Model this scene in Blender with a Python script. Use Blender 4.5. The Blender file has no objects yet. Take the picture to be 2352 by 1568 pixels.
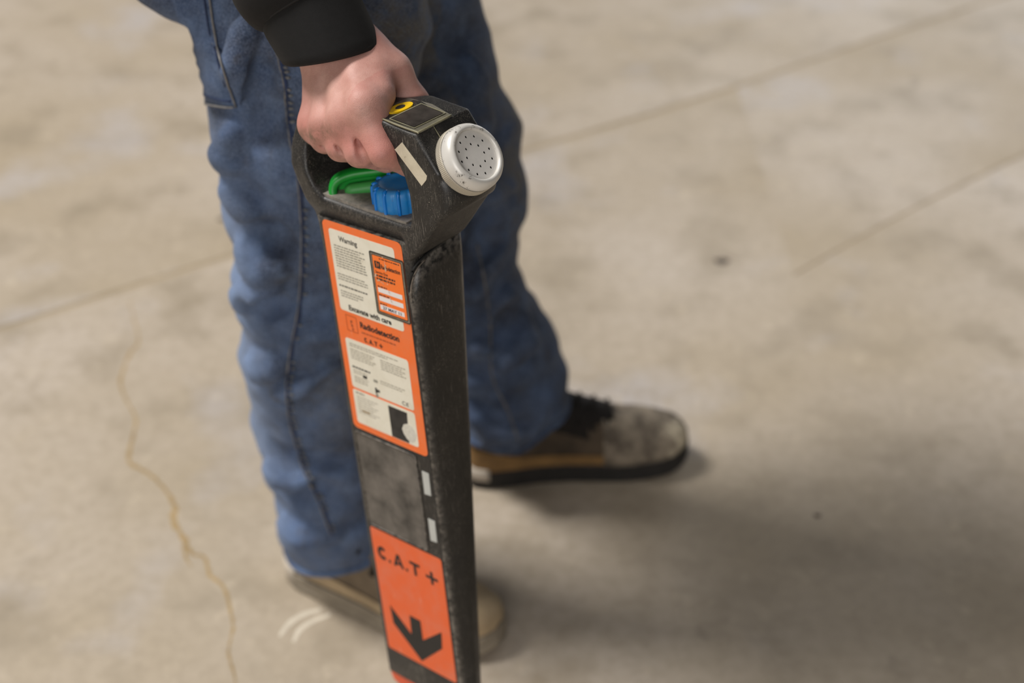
import bpy, bmesh, math, random
import numpy as np
from mathutils import Vector, Matrix
from mathutils.bvhtree import BVHTree

random.seed(4)
RNG = np.random.default_rng(4)
SC = bpy.context.scene
COL = SC.collection

# ------------------------------------------------------------------ camera
F_PX, PITCH, CAM_H = 3267.0, math.radians(35), 1.35
cd = bpy.data.cameras.new('camera')
cd.sensor_width = 36.0
cd.lens = F_PX / 2352 * 36.0
cd.clip_start = 0.05
cd.dof.use_dof = True
cd.dof.focus_distance = 1.165
cd.dof.aperture_fstop = 3.1
camera = bpy.data.objects.new('camera', cd)
camera.location = (0, 0, CAM_H)
camera.rotation_euler = (math.pi / 2 - PITCH, 0, 0)
COL.objects.link(camera)
SC.camera = camera

# ------------------------------------------------------------------ light
world = bpy.data.worlds.new('hall_light')
SC.world = world
world.use_nodes = True
wb = world.node_tree.nodes['Background']
wb.inputs['Color'].default_value = (1.0, 0.97, 0.93, 1)
wb.inputs['Strength'].default_value = 0.055


def area(name, loc, target, sx, sy, power, color):
    d = bpy.data.lights.new(name, 'AREA')
    d.shape = 'RECTANGLE'
    d.size, d.size_y = sx, sy
    d.energy = power
    d.color = color
    o = bpy.data.objects.new(name, d)
    o.location = loc
    o.rotation_euler = (Vector(target) - Vector(loc)).to_track_quat('-Z', 'Y').to_euler()
    COL.objects.link(o)
    return o


area('roof_light', (-6.0, 2.55, 9.6), (0, 1.5, 0.3), 3.1, 2.8, 1360, (1.0, 0.97, 0.93))
area('overhead_fill', (0.6, 1.2, 6.0), (0.3, 1.4, 0.0), 3.0, 3.0, 24, (1.0, 0.98, 0.96))  # unseen lamp added as overhead fill, standing in for ambient from above
area('hall_door_light', (3.5, 11.0, 2.4), (0.6, 2.0, 0.2), 5.0, 4.0, 150, (0.93, 0.96, 1.0))
area('window_light', (-1.0, -4.2, 2.5), (0, 1.2, 0.7), 3.0, 2.2, 130, (1.0, 0.97, 0.94))

SC.view_settings.view_transform = 'Standard'
SC.view_settings.look = 'None'
SC.view_settings.gamma = 1
SC.view_settings.use_curve_mapping = False
SC.view_settings.exposure = 0.0

# ------------------------------------------------------------------ helpers
_R = np.array([[1, 0, 0], [0, -math.sin(PITCH), -math.cos(PITCH)], [0, math.cos(PITCH), -math.sin(PITCH)]])


def ray(px, py):
    return np.array([(px - 1176) / F_PX, (py - 784) / F_PX, 1.0]) @ _R


def at(px, py, Y):
    """world point in the vertical plane at distance Y that is seen at that pixel"""
    d = ray(px, py)
    return np.array([0, 0, CAM_H]) + d * (Y / d[1])


def srgb(r, g, b):
    def f(c):
        c /= 255.0
        return c / 12.92 if c <= 0.04045 else ((c + 0.055) / 1.055) ** 2.4
    return (f(r), f(g), f(b), 1.0)


def tag(o, label=None, cat=None, group=None, kind=None):
    for k, v in (('label', label), ('category', cat), ('group', group), ('kind', kind)):
        if v:
            o[k] = v
    return o


def mesh_obj(name, verts, faces, mat, parent=None, smooth=True, base=(0, 0, 0), kind=None, label=None):
    me = bpy.data.meshes.new(name)
    v = np.asarray(verts, float) - np.asarray(base, float)
    me.from_pydata([tuple(p) for p in v], [], [tuple(int(i) for i in f) for f in faces])
    me.update()
    if smooth:
        me.polygons.foreach_set('use_smooth', [True] * len(me.polygons))
    me.materials.append(mat)
    o = bpy.data.objects.new(name, me)
    COL.objects.link(o)
    if parent is not None:
        o.parent = parent
    if kind:
        o['kind'] = kind
    if label:
        o['label'] = label
    return o


def fix_normals(o):
    bm = bmesh.new()
    bm.from_mesh(o.data)
    bmesh.ops.recalc_face_normals(bm, faces=bm.faces)
    bm.to_mesh(o.data)
    bm.free()
    return o


def sharp(o, angle=35):
    o.data.set_sharp_from_angle(angle=math.radians(angle))
    return o


def loft(rings, closed=True, cap0=True, cap1=True):
    n = len(rings[0])
    V, Fc = [], []
    for r in rings:
        V += [tuple(p) for p in r]
    for i in range(len(rings) - 1):
        for j in range(n if closed else n - 1):
            a, b = i * n + j, i * n + (j + 1) % n
            Fc.append((a, b, b + n, a + n))
    if cap0:
        Fc.append(tuple(range(n))[::-1])
    if cap1:
        Fc.append(tuple((len(rings) - 1) * n + j for j in range(n)))
    return V, Fc


def tube(pts, radii, n=8):
    pts = [Vector(p) for p in pts]
    if not hasattr(radii, '__len__'):
        radii = [radii] * len(pts)
    rings = []
    for i, p in enumerate(pts):
        t = (pts[min(i + 1, len(pts) - 1)] - pts[max(i - 1, 0)]).normalized()
        ref = Vector((0, 0, 1)) if abs(t.z) < 0.9 else Vector((1, 0, 0))
        a = t.cross(ref).normalized()
        b = t.cross(a)
        rings.append([p + radii[i] * (math.cos(q) * a + math.sin(q) * b) for q in np.linspace(0, 2 * math.pi, n, endpoint=False)])
    return loft(rings)


def smooth_path(pts, n):
    """Catmull-Rom through pts"""
    P = [np.asarray(p, float) for p in pts]
    P = [2 * P[0] - P[1]] + P + [2 * P[-1] - P[-2]]
    out = []
    m = len(P) - 3
    for q in np.linspace(0, m - 1e-9, n):
        i = int(q)
        t = q - i
        a, b, c, d = P[i:i + 4]
        out.append(0.5 * ((2 * b) + (c - a) * t + (2 * a - 5 * b + 4 * c - d) * t * t + (3 * b - a - 3 * c + d) * t ** 3))
    return out


# ------------------------------------------------------------------ distance fields and their surface
def smin(a, b, k):
    h = np.maximum(k - np.abs(a - b), 0) / k
    return np.minimum(a, b) - h * h * k * 0.25


def smax(a, b, k):
    return -smin(-a, -b, k)


class Field:
    def __init__(s, xs, ys, zs):
        s.ax = [np.asarray(q, float) for q in (xs, ys, zs)]
        s.F = np.full([len(q) for q in s.ax], 0.5, dtype=np.float32)

    def box(s, lo, hi, pad):
        sl = []
        for a in range(3):
            i0 = max(np.searchsorted(s.ax[a], lo[a] - pad) - 1, 0)
            i1 = min(np.searchsorted(s.ax[a], hi[a] + pad) + 1, len(s.ax[a]))
            sl.append(slice(i0, max(i1, i0)))
        return tuple(sl)

    def grid(s, sl):
        return np.meshgrid(s.ax[0][sl[0]], s.ax[1][sl[1]], s.ax[2][sl[2]], indexing='ij', sparse=True)

    def put(s, sl, d, k, op):
        if op == 'add':
            s.F[sl] = smin(s.F[sl], d, k)
        else:
            s.F[sl] = smax(s.F[sl], -d, k)

    def cone(s, p1, r1, p2, r2, k=0.01, op='add'):
        p1, p2 = np.asarray(p1, float), np.asarray(p2, float)
        pad = max(r1, r2) + k + 0.02
        sl = s.box(np.minimum(p1, p2), np.maximum(p1, p2), pad)
        X, Y, Z = s.grid(sl)
        ba = p2 - p1
        L = max(ba @ ba, 1e-12)
        h = np.clip(((X - p1[0]) * ba[0] + (Y - p1[1]) * ba[1] + (Z - p1[2]) * ba[2]) / L, 0, 1)
        d = np.sqrt((X - p1[0] - h * ba[0]) ** 2 + (Y - p1[1] - h * ba[1]) ** 2 + (Z - p1[2] - h * ba[2]) ** 2) - (r1 + (r2 - r1) * h)
        s.put(sl, d.astype(np.float32), k, op)

    def chain(s, pts, radii, k=0.01, op='add'):
        for i in range(len(pts) - 1):
            s.cone(pts[i], radii[i], pts[i + 1], radii[i + 1], k, op)

    def ball(s, c, r, k=0.01, axes=None, op='add'):
        """ellipsoid with radii r along the given axes (rows)"""
        c = np.asarray(c, float)
        r = np.asarray(r, float)
        M = np.eye(3) if axes is None else np.asarray(axes, float)
        sl = s.box(c, c, r.max() + k + 0.02)
        X, Y, Z = s.grid(sl)
        q = [((X - c[0]) * M[i, 0] + (Y - c[1]) * M[i, 1] + (Z - c[2]) * M[i, 2]) for i in range(3)]
        k0 = np.sqrt(sum((q[i] / r[i]) ** 2 for i in range(3)))
        k1 = np.sqrt(sum((q[i] / r[i] ** 2) ** 2 for i in range(3))) + 1e-9
        s.put(sl, (k0 * (k0 - 1) / k1).astype(np.float32), k, op)

    def surface(s):
        S = s.F < 0
        nx, ny, nz = S.shape
        cnt = np.zeros((nx - 1, ny - 1, nz - 1), np.int8)
        for a in (0, 1):
            for b in (0, 1):
                for c in (0, 1):
                    cnt += S[a:nx - 1 + a, b:ny - 1 + b, c:nz - 1 + c]
        act = (cnt > 0) & (cnt < 8)
        ijk = np.argwhere(act)
        idx = np.full(act.shape, -1, np.int32)
        idx[act] = np.arange(len(ijk))
        i, j, k = ijk.T
        co = [(a, b, c) for a in (0, 1) for b in (0, 1) for c in (0, 1)]
        val = {q: s.F[i + q[0], j + q[1], k + q[2]] for q in co}
        tot = np.zeros((len(ijk), 3))
        n = np.zeros(len(ijk))
        for q in co:
            for a in range(3):
                if q[a] == 0:
                    r = tuple(1 if m == a else q[m] for m in range(3))
                    v0, v1 = val[q], val[r]
                    cr = (v0 < 0) != (v1 < 0)
                    t = np.where(cr, v0 / np.where(cr, v0 - v1, 1), 0)
                    p = np.tile(np.array(q, float), (len(ijk), 1))
                    p[:, a] = t
                    tot += p * cr[:, None]
                    n += cr
        tot /= n[:, None]
        V = np.empty_like(tot)
        for a in range(3):
            A = s.ax[a]
            b = ijk[:, a]
            V[:, a] = A[b] + tot[:, a] * (A[b + 1] - A[b])
        faces = []
        for a in range(3):
            s0 = [slice(1, -1)] * 3
            s1 = [slice(1, -1)] * 3
            s0[a] = slice(0, -1)
            s1[a] = slice(1, None)
            A0, A1 = S[tuple(s0)], S[tuple(s1)]
            off = np.array([1, 1, 1])
            off[a] = 0
            for flip, msk in ((False, A0 & ~A1), (True, ~A0 & A1)):
                e = np.argwhere(msk) + off
                if not len(e):
                    continue
                b, c = (a + 1) % 3, (a + 2) % 3
                q = []
                for db, dc in ((-1, -1), (0, -1), (0, 0), (-1, 0)):
                    w = e.copy()
                    w[:, b] += db
                    w[:, c] += dc
                    q.append(idx[w[:, 0], w[:, 1], w[:, 2]])
                q = np.stack(q, 1)
                faces.append(q[:, ::-1] if flip else q)
        return V, np.concatenate(faces)


def waves(P, n, scale, seed, stretch=(1, 1, 1)):
    """cheap smooth noise: a sum of random plane waves, about -1..1"""
    rg = np.random.default_rng(seed)
    out = 0
    for _ in range(n):
        d = rg.normal(size=3)
        d /= np.linalg.norm(d)
        d = d * np.array(stretch) * scale * rg.uniform(0.6, 1.6)
        out = out + np.sin(P[0] * d[0] + P[1] * d[1] + P[2] * d[2] + rg.uniform(0, 6.28))
    return out / math.sqrt(n) * 0.8


# ------------------------------------------------------------------ materials
class NT:
    def __init__(s, name):
        s.m = bpy.data.materials.new(name)
        s.m.use_nodes = True
        s.t = s.m.node_tree
        s.b = s.t.nodes['Principled BSDF']

    def n(s, kind, **kw):
        nd = s.t.nodes.new(kind)
        for k, v in kw.items():
            if k in nd.inputs:
                nd.inputs[k].default_value = v
            else:
                setattr(nd, k, v)
        return nd

    def l(s, a, b):
        s.t.links.new(a, b)

    def coord(s, scale=(1, 1, 1), rot=(0, 0, 0), src='Object'):
        tc = s.n('ShaderNodeTexCoord')
        mp = s.n('ShaderNodeMapping')
        mp.inputs['Scale'].default_value = scale
        mp.inputs['Rotation'].default_value = rot
        s.l(tc.outputs[src], mp.inputs[0])
        return mp.outputs[0]

    def noise(s, scale, detail=4, rough=0.55, vec=None, dist=0.0):
        nd = s.n('ShaderNodeTexNoise')
        nd.inputs['Scale'].default_value = scale
        nd.inputs['Detail'].default_value = detail
        nd.inputs['Roughness'].default_value = rough
        nd.inputs['Distortion'].default_value = dist
        s.l(vec if vec is not None else s.coord(), nd.inputs['Vector'])
        return nd.outputs['Fac']

    def ramp(s, fac, a, b, ca=(0, 0, 0, 1), cb=(1, 1, 1, 1)):
        r = s.n('ShaderNodeValToRGB')
        r.color_ramp.elements[0].position = a
        r.color_ramp.elements[1].position = b
        r.color_ramp.elements[0].color = ca
        r.color_ramp.elements[1].color = cb
        s.l(fac, r.inputs[0])
        return r.outputs[0]

    def mix(s, fac, a, b, blend='MIX'):
        m = s.n('ShaderNodeMix', data_type='RGBA', blend_type=blend)
        for v, i in ((fac, 0), (a, 6), (b, 7)):
            if hasattr(v, 'is_linked') or hasattr(v, 'node'):
                s.l(v, m.inputs[i])
            else:
                m.inputs[i].default_value = v
        return m.outputs[2]

    def math(s, op, a, b=0.5):
        m = s.n('ShaderNodeMath', operation=op)
        for v, i in ((a, 0), (b, 1)):
            if hasattr(v, 'node'):
                s.l(v, m.inputs[i])
            else:
                m.inputs[i].default_value = v
        return m.outputs[0]

    def bump(s, h, strength=0.3, dist=0.001):
        bp = s.n('ShaderNodeBump')
        bp.inputs['Strength'].default_value = strength
        bp.inputs['Distance'].default_value = dist
        s.l(h, bp.inputs['Height'])
        s.l(bp.outputs[0], s.b.inputs['Normal'])

    def out(s, color=None, rough=None, metal=None, spec=None):
        for v, k in ((color, 'Base Color'), (rough, 'Roughness'), (metal, 'Metallic'), (spec, 'Specular IOR Level')):
            if v is None:
                continue
            if hasattr(v, 'node'):
                s.l(v, s.b.inputs[k])
            else:
                s.b.inputs[k].default_value = v
        return s.m


def plain(name, col, rough=0.6, metal=0.0, var=0.12, scale=40, bump=0.0, bscale=300):
    t = NT(name)
    f = t.noise(scale, 5)
    lo = tuple(c * (1 - var) for c in col[:3]) + (1,)
    hi = tuple(min(1, c * (1 + var)) for c in col[:3]) + (1,)
    t.out(t.ramp(f, 0.3, 0.7, lo, hi), rough, metal)
    if bump:
        t.bump(t.noise(bscale, 3), bump)
    return t.m


def make_concrete(name, shift):
    t = NT(name)
    big = t.noise(1.3, 4, 0.55, t.coord(src='Object', rot=(0, 0, shift)))
    mid = t.noise(6.5, 5, 0.6)
    fine = t.noise(55, 6, 0.65)
    c = t.ramp(big, 0.35, 0.66, srgb(171, 156, 133), srgb(194, 182, 168))
    c = t.mix(t.ramp(mid, 0.5, 0.74), c, srgb(150, 137, 118))
    c = t.mix(t.ramp(t.noise(3.1, 3, 0.5, t.coord(rot=(0, 0, 1.0 + shift))), 0.56, 0.74), c, srgb(186, 180, 178))
    c = t.mix(t.ramp(t.noise(20, 5, 0.6), 0.60, 0.78), c, srgb(202, 188, 166))
    c = t.mix(t.math('MULTIPLY', t.ramp(fine, 0.42, 0.62), 0.4), c, srgb(158, 144, 124))
    c = t.mix(t.ramp(t.noise(9, 3, 0.5, t.coord(rot=(0, 0, 2))), 0.70, 0.82), c, srgb(128, 116, 100))
    r = t.ramp(big, 0.3, 0.7, (0.62, 0.62, 0.62, 1), (0.42, 0.42, 0.42, 1))
    t.out(c, r)
    t.bump(fine, 0.25, 0.002)
    return t.m


def make_black_plastic(name, dust=0.5, base=(0.0125, 0.0118, 0.0112, 1), rough=0.38):
    t = NT(name)
    blot = t.noise(16, 5, 0.6)
    speck = t.noise(420, 5, 0.7)
    d1 = t.math('MULTIPLY', t.ramp(blot, 0.46, 0.72), t.ramp(speck, 0.44, 0.66))
    c = t.mix(t.math('MULTIPLY', d1, dust), base, srgb(124, 116, 106))
    s = None
    for i, (ry, sc) in enumerate(((0.25, (2400, 2000, 60)), (-0.75, (2200, 1800, 75)), (1.25, (2600, 2200, 70)), (0.85, (2300, 2000, 90)), (-0.2, (1700, 1500, 45)))):
        k = t.ramp(t.noise(1.0, 2, 0.5, t.coord(sc, (0.3, ry, 0.4))), 0.66, 0.71)
        k = t.math('MULTIPLY', k, t.ramp(t.noise(24 + i * 11, 3), 0.46, 0.62))
        s = k if s is None else t.math('MAXIMUM', s, k)
    c = t.mix(t.math('MULTIPLY', s, 0.20 + 0.55 * dust), c, srgb(184, 176, 164))
    sp = t.math('MULTIPLY', t.ramp(t.noise(1300, 3, 0.6), 0.63, 0.70), t.ramp(t.noise(40, 3), 0.42, 0.60))
    c = t.mix(t.math('MULTIPLY', sp, 0.8), c, srgb(172, 163, 150))
    geo = t.n('ShaderNodeNewGeometry')
    edge = t.math('MULTIPLY', t.ramp(geo.outputs['Pointiness'], 0.53, 0.60), t.ramp(t.noise(150, 4, 0.65), 0.40, 0.60))
    c = t.mix(t.math('MULTIPLY', edge, 0.65), c, srgb(150, 142, 132))
    t.out(c, t.ramp(blot, 0.35, 0.7, (rough, rough, rough, 1), (0.62, 0.62, 0.62, 1)))
    t.bump(t.noise(500, 3), 0.15, 0.0006)
    return t.m


def make_print(name, col, worn, amount=0.5):
    t = NT(name)
    f = t.noise(38, 6, 0.65)
    c = t.mix(t.math('MULTIPLY', t.ramp(f, 0.45, 0.75), amount), col, worn)
    sc = t.ramp(t.noise(1, 2, 0.5, t.coord((420, 100, 30), (0, 0.6, 0))), 0.72, 0.75)
    c = t.mix(t.math('MULTIPLY', sc, 0.35), c, srgb(235, 225, 210))
    c = t.mix(t.math('MULTIPLY', t.ramp(t.noise(260, 3), 0.66, 0.74), 0.35), c, srgb(120, 104, 84))
    t.out(c, 0.45)
    return t.m


def make_skin():
    t = NT('skin')
    f = t.noise(34, 4)
    c = t.ramp(f, 0.3, 0.72, srgb(184, 134, 122), srgb(212, 168, 156))
    dirt = t.n('ShaderNodeAttribute', attribute_name='dirt')
    red = t.n('ShaderNodeAttribute', attribute_name='red')
    c = t.mix(red.outputs['Fac'], c, srgb(184, 120, 110))
    g = t.math('MULTIPLY', dirt.outputs['Fac'], t.ramp(t.noise(120, 5, 0.65), 0.3, 0.62))
    c = t.mix(g, c, srgb(112, 88, 70))
    hair = t.ramp(t.noise(1, 3, 0.6, t.coord((1500, 1500, 260), (0.5, 0.6, 0.2))), 0.54, 0.66)
    c = t.mix(t.math('MULTIPLY', hair, 0.16), c, srgb(110, 78, 64))
    t.out(c, 0.55)
    t.b.inputs['Subsurface Weight'].default_value = 0.06
    t.b.inputs['Subsurface Radius'].default_value = (0.012, 0.005, 0.003)
    t.b.inputs['Subsurface Scale'].default_value = 0.4
    v = t.n('ShaderNodeTexVoronoi', feature='DISTANCE_TO_EDGE')
    v.inputs['Scale'].default_value = 900
    t.l(t.coord((1, 1, 0.6)), v.inputs['Vector'])
    h = t.math('ADD', t.math('MULTIPLY', v.outputs['Distance'], 0.8), t.math('MULTIPLY', t.noise(180, 4), 1.2))
    t.bump(h, 0.26, 0.0008)
    return t.m


def make_denim():
    t = NT('denim')
    f = t.noise(11, 6, 0.66)
    c = t.ramp(f, 0.36, 0.66, srgb(25, 33, 52), srgb(74, 94, 128))
    c = t.mix(t.math('MULTIPLY', t.ramp(t.noise(30, 5, 0.6), 0.5, 0.75), 0.4), c, srgb(108, 132, 168))
    back_pale = t.n('ShaderNodeAttribute', attribute_name='back_pale')
    c = t.mix(t.math('MULTIPLY', back_pale.outputs['Fac'], 0.75), c, srgb(146, 168, 204))
    dirt = t.n('ShaderNodeAttribute', attribute_name='dirt')
    g = t.math('MULTIPLY', dirt.outputs['Fac'], t.ramp(t.noise(24, 6, 0.7), 0.36, 0.62))
    c = t.mix(t.math('MULTIPLY', g, 0.85), c, srgb(104, 100, 90))
    c = t.mix(t.math('MULTIPLY', t.ramp(t.noise(26, 4, 0.6, t.coord(rot=(0.4, 0.2, 0))), 0.62, 0.76), 0.6), c, srgb(70, 62, 54))
    tw = t.noise(1, 2, 0.5, t.coord((900, 900, 500), (0, 0.7, 0.4)))
    c = t.mix(t.math('MULTIPLY', t.ramp(tw, 0.4, 0.62), 0.22), c, srgb(150, 165, 195))
    t.out(c, 0.85, spec=0.2)
    t.b.inputs['Sheen Weight'].default_value = 0.04
    t.bump(t.math('ADD', tw, t.math('MULTIPLY', t.noise(60, 4), 2.0)), 0.35, 0.0015)
    return t.m


M = {}
M['concrete_a'] = make_concrete('worn_concrete', 0.0)
M['concrete_b'] = make_concrete('worn_concrete_pale', 1.7)
M['concrete_c'] = make_concrete('worn_concrete_brown', 3.1)
M['filler'] = plain('joint_filler', srgb(166, 150, 126), 0.85, var=0.14, scale=9)
M['crack'] = plain('crack_fill', srgb(162, 138, 100), 0.9, var=0.25, scale=25)
M['paint'] = plain('worn_paint', srgb(212, 202, 184), 0.8, var=0.08)
M['dark_spot'] = plain('dark_residue', srgb(74, 66, 58), 0.8, var=0.2)
M['black'] = make_black_plastic('scuffed_black_plastic', 0.6)
M['black_dusty'] = make_black_plastic('dusty_black_plastic', 1.0, (0.030, 0.028, 0.026, 1), 0.5)
M['black_front'] = make_black_plastic('glossy_black_plastic', 0.14, (0.010, 0.0095, 0.009, 1), 0.32)
M['pan'] = make_black_plastic('grey_scuffed_plastic', 1.0, (0.15, 0.14, 0.122, 1), 0.6)
M['groove'] = plain('groove_black', (0.006, 0.006, 0.006, 1), 0.6)
M['orange'] = make_print('orange_vinyl', srgb(240, 112, 44), srgb(226, 132, 92), 0.55)
M['orange_low'] = make_print('faded_orange_vinyl', srgb(232, 100, 48), srgb(216, 126, 100), 0.6)
M['orange_bright'] = make_print('bright_orange_vinyl', srgb(246, 118, 36), srgb(236, 150, 96), 0.25)
M['orange_rubber'] = plain('orange_rubber', srgb(238, 96, 52), 0.5)
M['paper'] = make_print('yellowed_white_vinyl', srgb(228, 223, 207), srgb(208, 200, 178), 0.6)
M['white_box'] = plain('white_print', srgb(228, 222, 220), 0.6, var=0.05)
M['ink'] = plain('black_ink', srgb(34, 32, 30), 0.6)
M['ink_small'] = plain('grey_ink', srgb(140, 136, 124), 0.7)
M['ink_faint'] = plain('faint_ink', srgb(168, 84, 48), 0.7)
M['ink_blue'] = plain('pen_ink', srgb(38, 40, 74), 0.6)
M['tape'] = make_print('cream_tape', srgb(204, 194, 172), srgb(150, 138, 118), 0.6)
M['strip'] = plain('pale_reflective_strip', srgb(186, 188, 184), 0.5, var=0.06)
M['blue'] = make_print('blue_plastic', srgb(22, 130, 205), srgb(96, 152, 192), 0.6)
M['blue_rib'] = plain('blue_plastic_rib', srgb(10, 122, 210), 0.35, var=0.06)
M['green'] = plain('green_plastic', srgb(14, 140, 44), 0.42, var=0.12, scale=60)
M['green_pale'] = plain('worn_green_plastic', srgb(66, 154, 74), 0.5, var=0.12, scale=60)
M['yellow'] = plain('yellow_print', srgb(226, 184, 12), 0.4, var=0.08)
M['bezel'] = make_print('dull_clear_bezel', srgb(88, 84, 74), srgb(140, 136, 104), 0.5)
M['bezel_edge'] = make_print('worn_clear_edge', srgb(122, 117, 92), srgb(176, 170, 140), 0.6)
M['screen'] = plain('dark_screen', (0.040, 0.034, 0.029, 1), 0.3, var=0.35, scale=90)


def make_cap():
    t = NT('scuffed_white_metal')
    f = t.noise(95, 6, 0.7)
    k = t.math('MULTIPLY', t.ramp(f, 0.55, 0.62), t.ramp(t.noise(700, 3), 0.44, 0.56))
    c = t.mix(t.math('MULTIPLY', k, 0.9), srgb(216, 213, 207), srgb(70, 64, 58))
    c = t.mix(t.math('MULTIPLY', t.ramp(t.noise(25, 4), 0.45, 0.7), 0.3), c, srgb(168, 160, 148))
    t.out(c, 0.36, 0.12)
    t.bump(f, 0.08, 0.001)
    return t.m


M['cap'] = make_cap()
M['grille'] = plain('brushed_grille', srgb(224, 220, 214), 0.45, 0.1, var=0.04, scale=200)
M['knurl'] = plain('knurled_cream_ring', srgb(178, 170, 154), 0.5, 0.1, var=0.1)
M['skin'] = make_skin()
M['nail'] = plain('fingernail', srgb(206, 160, 148), 0.35, var=0.05)
M['denim'] = make_denim()
M['stitch'] = plain('faded_seam_thread', srgb(120, 118, 116), 0.9, var=0.25, scale=150)
M['denim_dark'] = plain('dark_denim_edge', srgb(40, 52, 82), 0.9, var=0.3, scale=70)
M['knit'] = plain('black_knit', srgb(14, 12, 12), 0.92, var=0.25, scale=200, bump=0.25, bscale=2600)
M['rib'] = plain('black_rib_knit', srgb(13, 12, 12), 0.9, var=0.25, scale=200, bump=0.25, bscale=2600)
M['suede'] = plain('dusty_tan_suede', srgb(112, 98, 80), 0.9, var=0.28, scale=28, bump=0.4)
M['suede_pale'] = plain('pale_scuffed_leather', srgb(168, 148, 118), 0.85, var=0.22, scale=24, bump=0.4)
M['suede_brown'] = plain('brown_leather', srgb(128, 98, 58), 0.8, var=0.25, scale=30, bump=0.3)
M['suede_dark'] = plain('dark_brown_leather', srgb(74, 62, 48), 0.8, var=0.4, scale=30, bump=0.3)
M['suede_grey'] = plain('grey_scuffed_leather', srgb(98, 87, 73), 0.85, var=0.35, scale=30, bump=0.4)
def make_toe():
    t = NT('toe_scuffed')
    f = t.noise(34, 5, 0.6)
    c = t.ramp(f, 0.36, 0.60, srgb(84, 75, 65), srgb(146, 134, 117))
    c = t.mix(t.ramp(t.noise(17, 4, 0.55, t.coord(rot=(0.3, 0.1, 0.9))), 0.55, 0.64), c, srgb(204, 192, 168))
    c = t.mix(t.math('MULTIPLY', t.ramp(t.noise(120, 4), 0.5, 0.7), 0.5), c, srgb(110, 98, 84))
    t.out(c, 0.85)
    t.bump(f, 0.4, 0.002)
    return t.m


M['toe_scuffed'] = make_toe()
M['sole'] = plain('dirty_rubber_sole', srgb(142, 132, 116), 0.85, var=0.2, scale=40)
M['sole_black'] = plain('black_rubber_sole', srgb(40, 37, 34), 0.8, var=0.2)
M['midsole'] = plain('pale_midsole', srgb(190, 180, 166), 0.8, var=0.12)
M['lace'] = plain('black_lace', srgb(30, 26, 23), 0.9, var=0.2)
M['hairm'] = plain('short_brown_hair', srgb(58, 44, 34), 0.8, var=0.3, scale=200)

# ------------------------------------------------------------------ floor
floor_o = mesh_obj('floor', [(-9, -5, -0.03), (9, -5, -0.03), (9, 13, -0.03), (-9, 13, -0.03), (-9, -5, -0.2), (9, -5, -0.2), (9, 13, -0.2), (-9, 13, -0.2)],
                   [(0, 1, 2, 3), (7, 6, 5, 4), (0, 4, 5, 1), (1, 5, 6, 2), (2, 6, 7, 3), (3, 7, 4, 0)], M['filler'], smooth=False)
tag(floor_o, kind='structure')


def joint_line(base, jit, seed):
    """a control joint as a dense slightly wandering polyline from x=-9 to x=9"""
    rg = np.random.default_rng(seed)
    xs = np.linspace(-9, 9, 181)
    bx, by = zip(*base)
    y = np.interp(xs, bx, by)
    return list(zip(xs, y + np.interp(xs, xs[::3], rg.normal(0, jit, len(xs[::3])))))


j1 = joint_line([(-9, -3.1), (-0.86, 1.965), (-0.495, 2.206), (0.02, 2.597), (0.283, 2.771), (0.529, 2.936), (1.221, 3.426), (9, 9.0)], 0.004, 1)
j2 = joint_line([(-9, -5.0), (-1.2, 0.60), (0.57, 2.194), (0.747, 2.352), (1.043, 2.591), (9, 8.2)], 0.003, 2)


def slab(name, lower, upper, gap, mat):
    lo = [(x, y + gap) for x, y in lower]
    up = [(x, y - gap) for x, y in upper]
    n = len(lo)
    V = [(x, y, 0) for x, y in lo] + [(x, y, 0) for x, y in up] + [(x, y, -0.03) for x, y in lo] + [(x, y, -0.03) for x, y in up]
    Fc = [(i, i + 1, n + i + 1, n + i) for i in range(n - 1)]
    Fc += [(2 * n + i, 2 * n + i + 1, i + 1, i) for i in range(n - 1)]
    Fc += [(n + i, n + i + 1, 3 * n + i + 1, 3 * n + i) for i in range(n - 1)]
    return mesh_obj(name, V, Fc, mat, floor_o, smooth=False)


XS = np.linspace(-9, 9, 181)
# the second joint only runs on the right of the person: left of x=0.5 the slab is whole
slab('concrete_slab', j1, [(x, 13.0) for x in XS], 0.009, M['concrete_b'])
i0 = 95
right1, right2 = j1[i0:], j2[i0:]
slab('concrete_slab', right2, right1, 0.004, M['concrete_c'])
slab('concrete_slab', [(x, -5.0) for x in XS[:i0 + 1]], j1[:i0 + 1], 0.009, M['concrete_a'])
slab('concrete_slab', [(x, -5.0) for x in XS[i0:]], right2, 0.004, M['concrete_a'])


def filler(line, w):
    V, Fc = [], []
    for x, y in line:
        V += [(x, y - w, -0.0012), (x, y + w, -0.0012)]
    Fc = [(2 * i, 2 * i + 2, 2 * i + 3, 2 * i + 1) for i in range(len(line) - 1)]
    return mesh_obj('joint_filler', V, Fc, M['filler'], floor_o, smooth=False)


filler(j1, 0.02)
filler(right2, 0.02)


def ribbon(name, pts, widths, mat, z=0.0006, parent=floor_o, n=60, rough=0.0, seed=0):
    rg = np.random.default_rng(seed)
    P = smooth_path([(p[0], p[1], z) for p in pts], n)
    W = np.interp(np.linspace(0, 1, n), np.linspace(0, 1, len(widths)), widths)
    V = []
    for i, p in enumerate(P):
        t = P[min(i + 1, n - 1)] - P[max(i - 1, 0)]
        t /= np.linalg.norm(t) + 1e-9
        nn = np.array([-t[1], t[0], 0])
        a = W[i] * (1 + rough * rg.normal()) / 2
        b = W[i] * (1 + rough * rg.normal()) / 2
        V += [p + nn * a - (0, 0, z * 1.2), p, p - nn * b - (0, 0, z * 1.2)]
    Fc = []
    for i in range(n - 1):
        for j in (0, 1):
            q = 3 * i + j
            Fc.append((q, q + 1, q + 4, q + 3))
    return fix_normals(mesh_obj(name, V, Fc, mat, parent))


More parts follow.
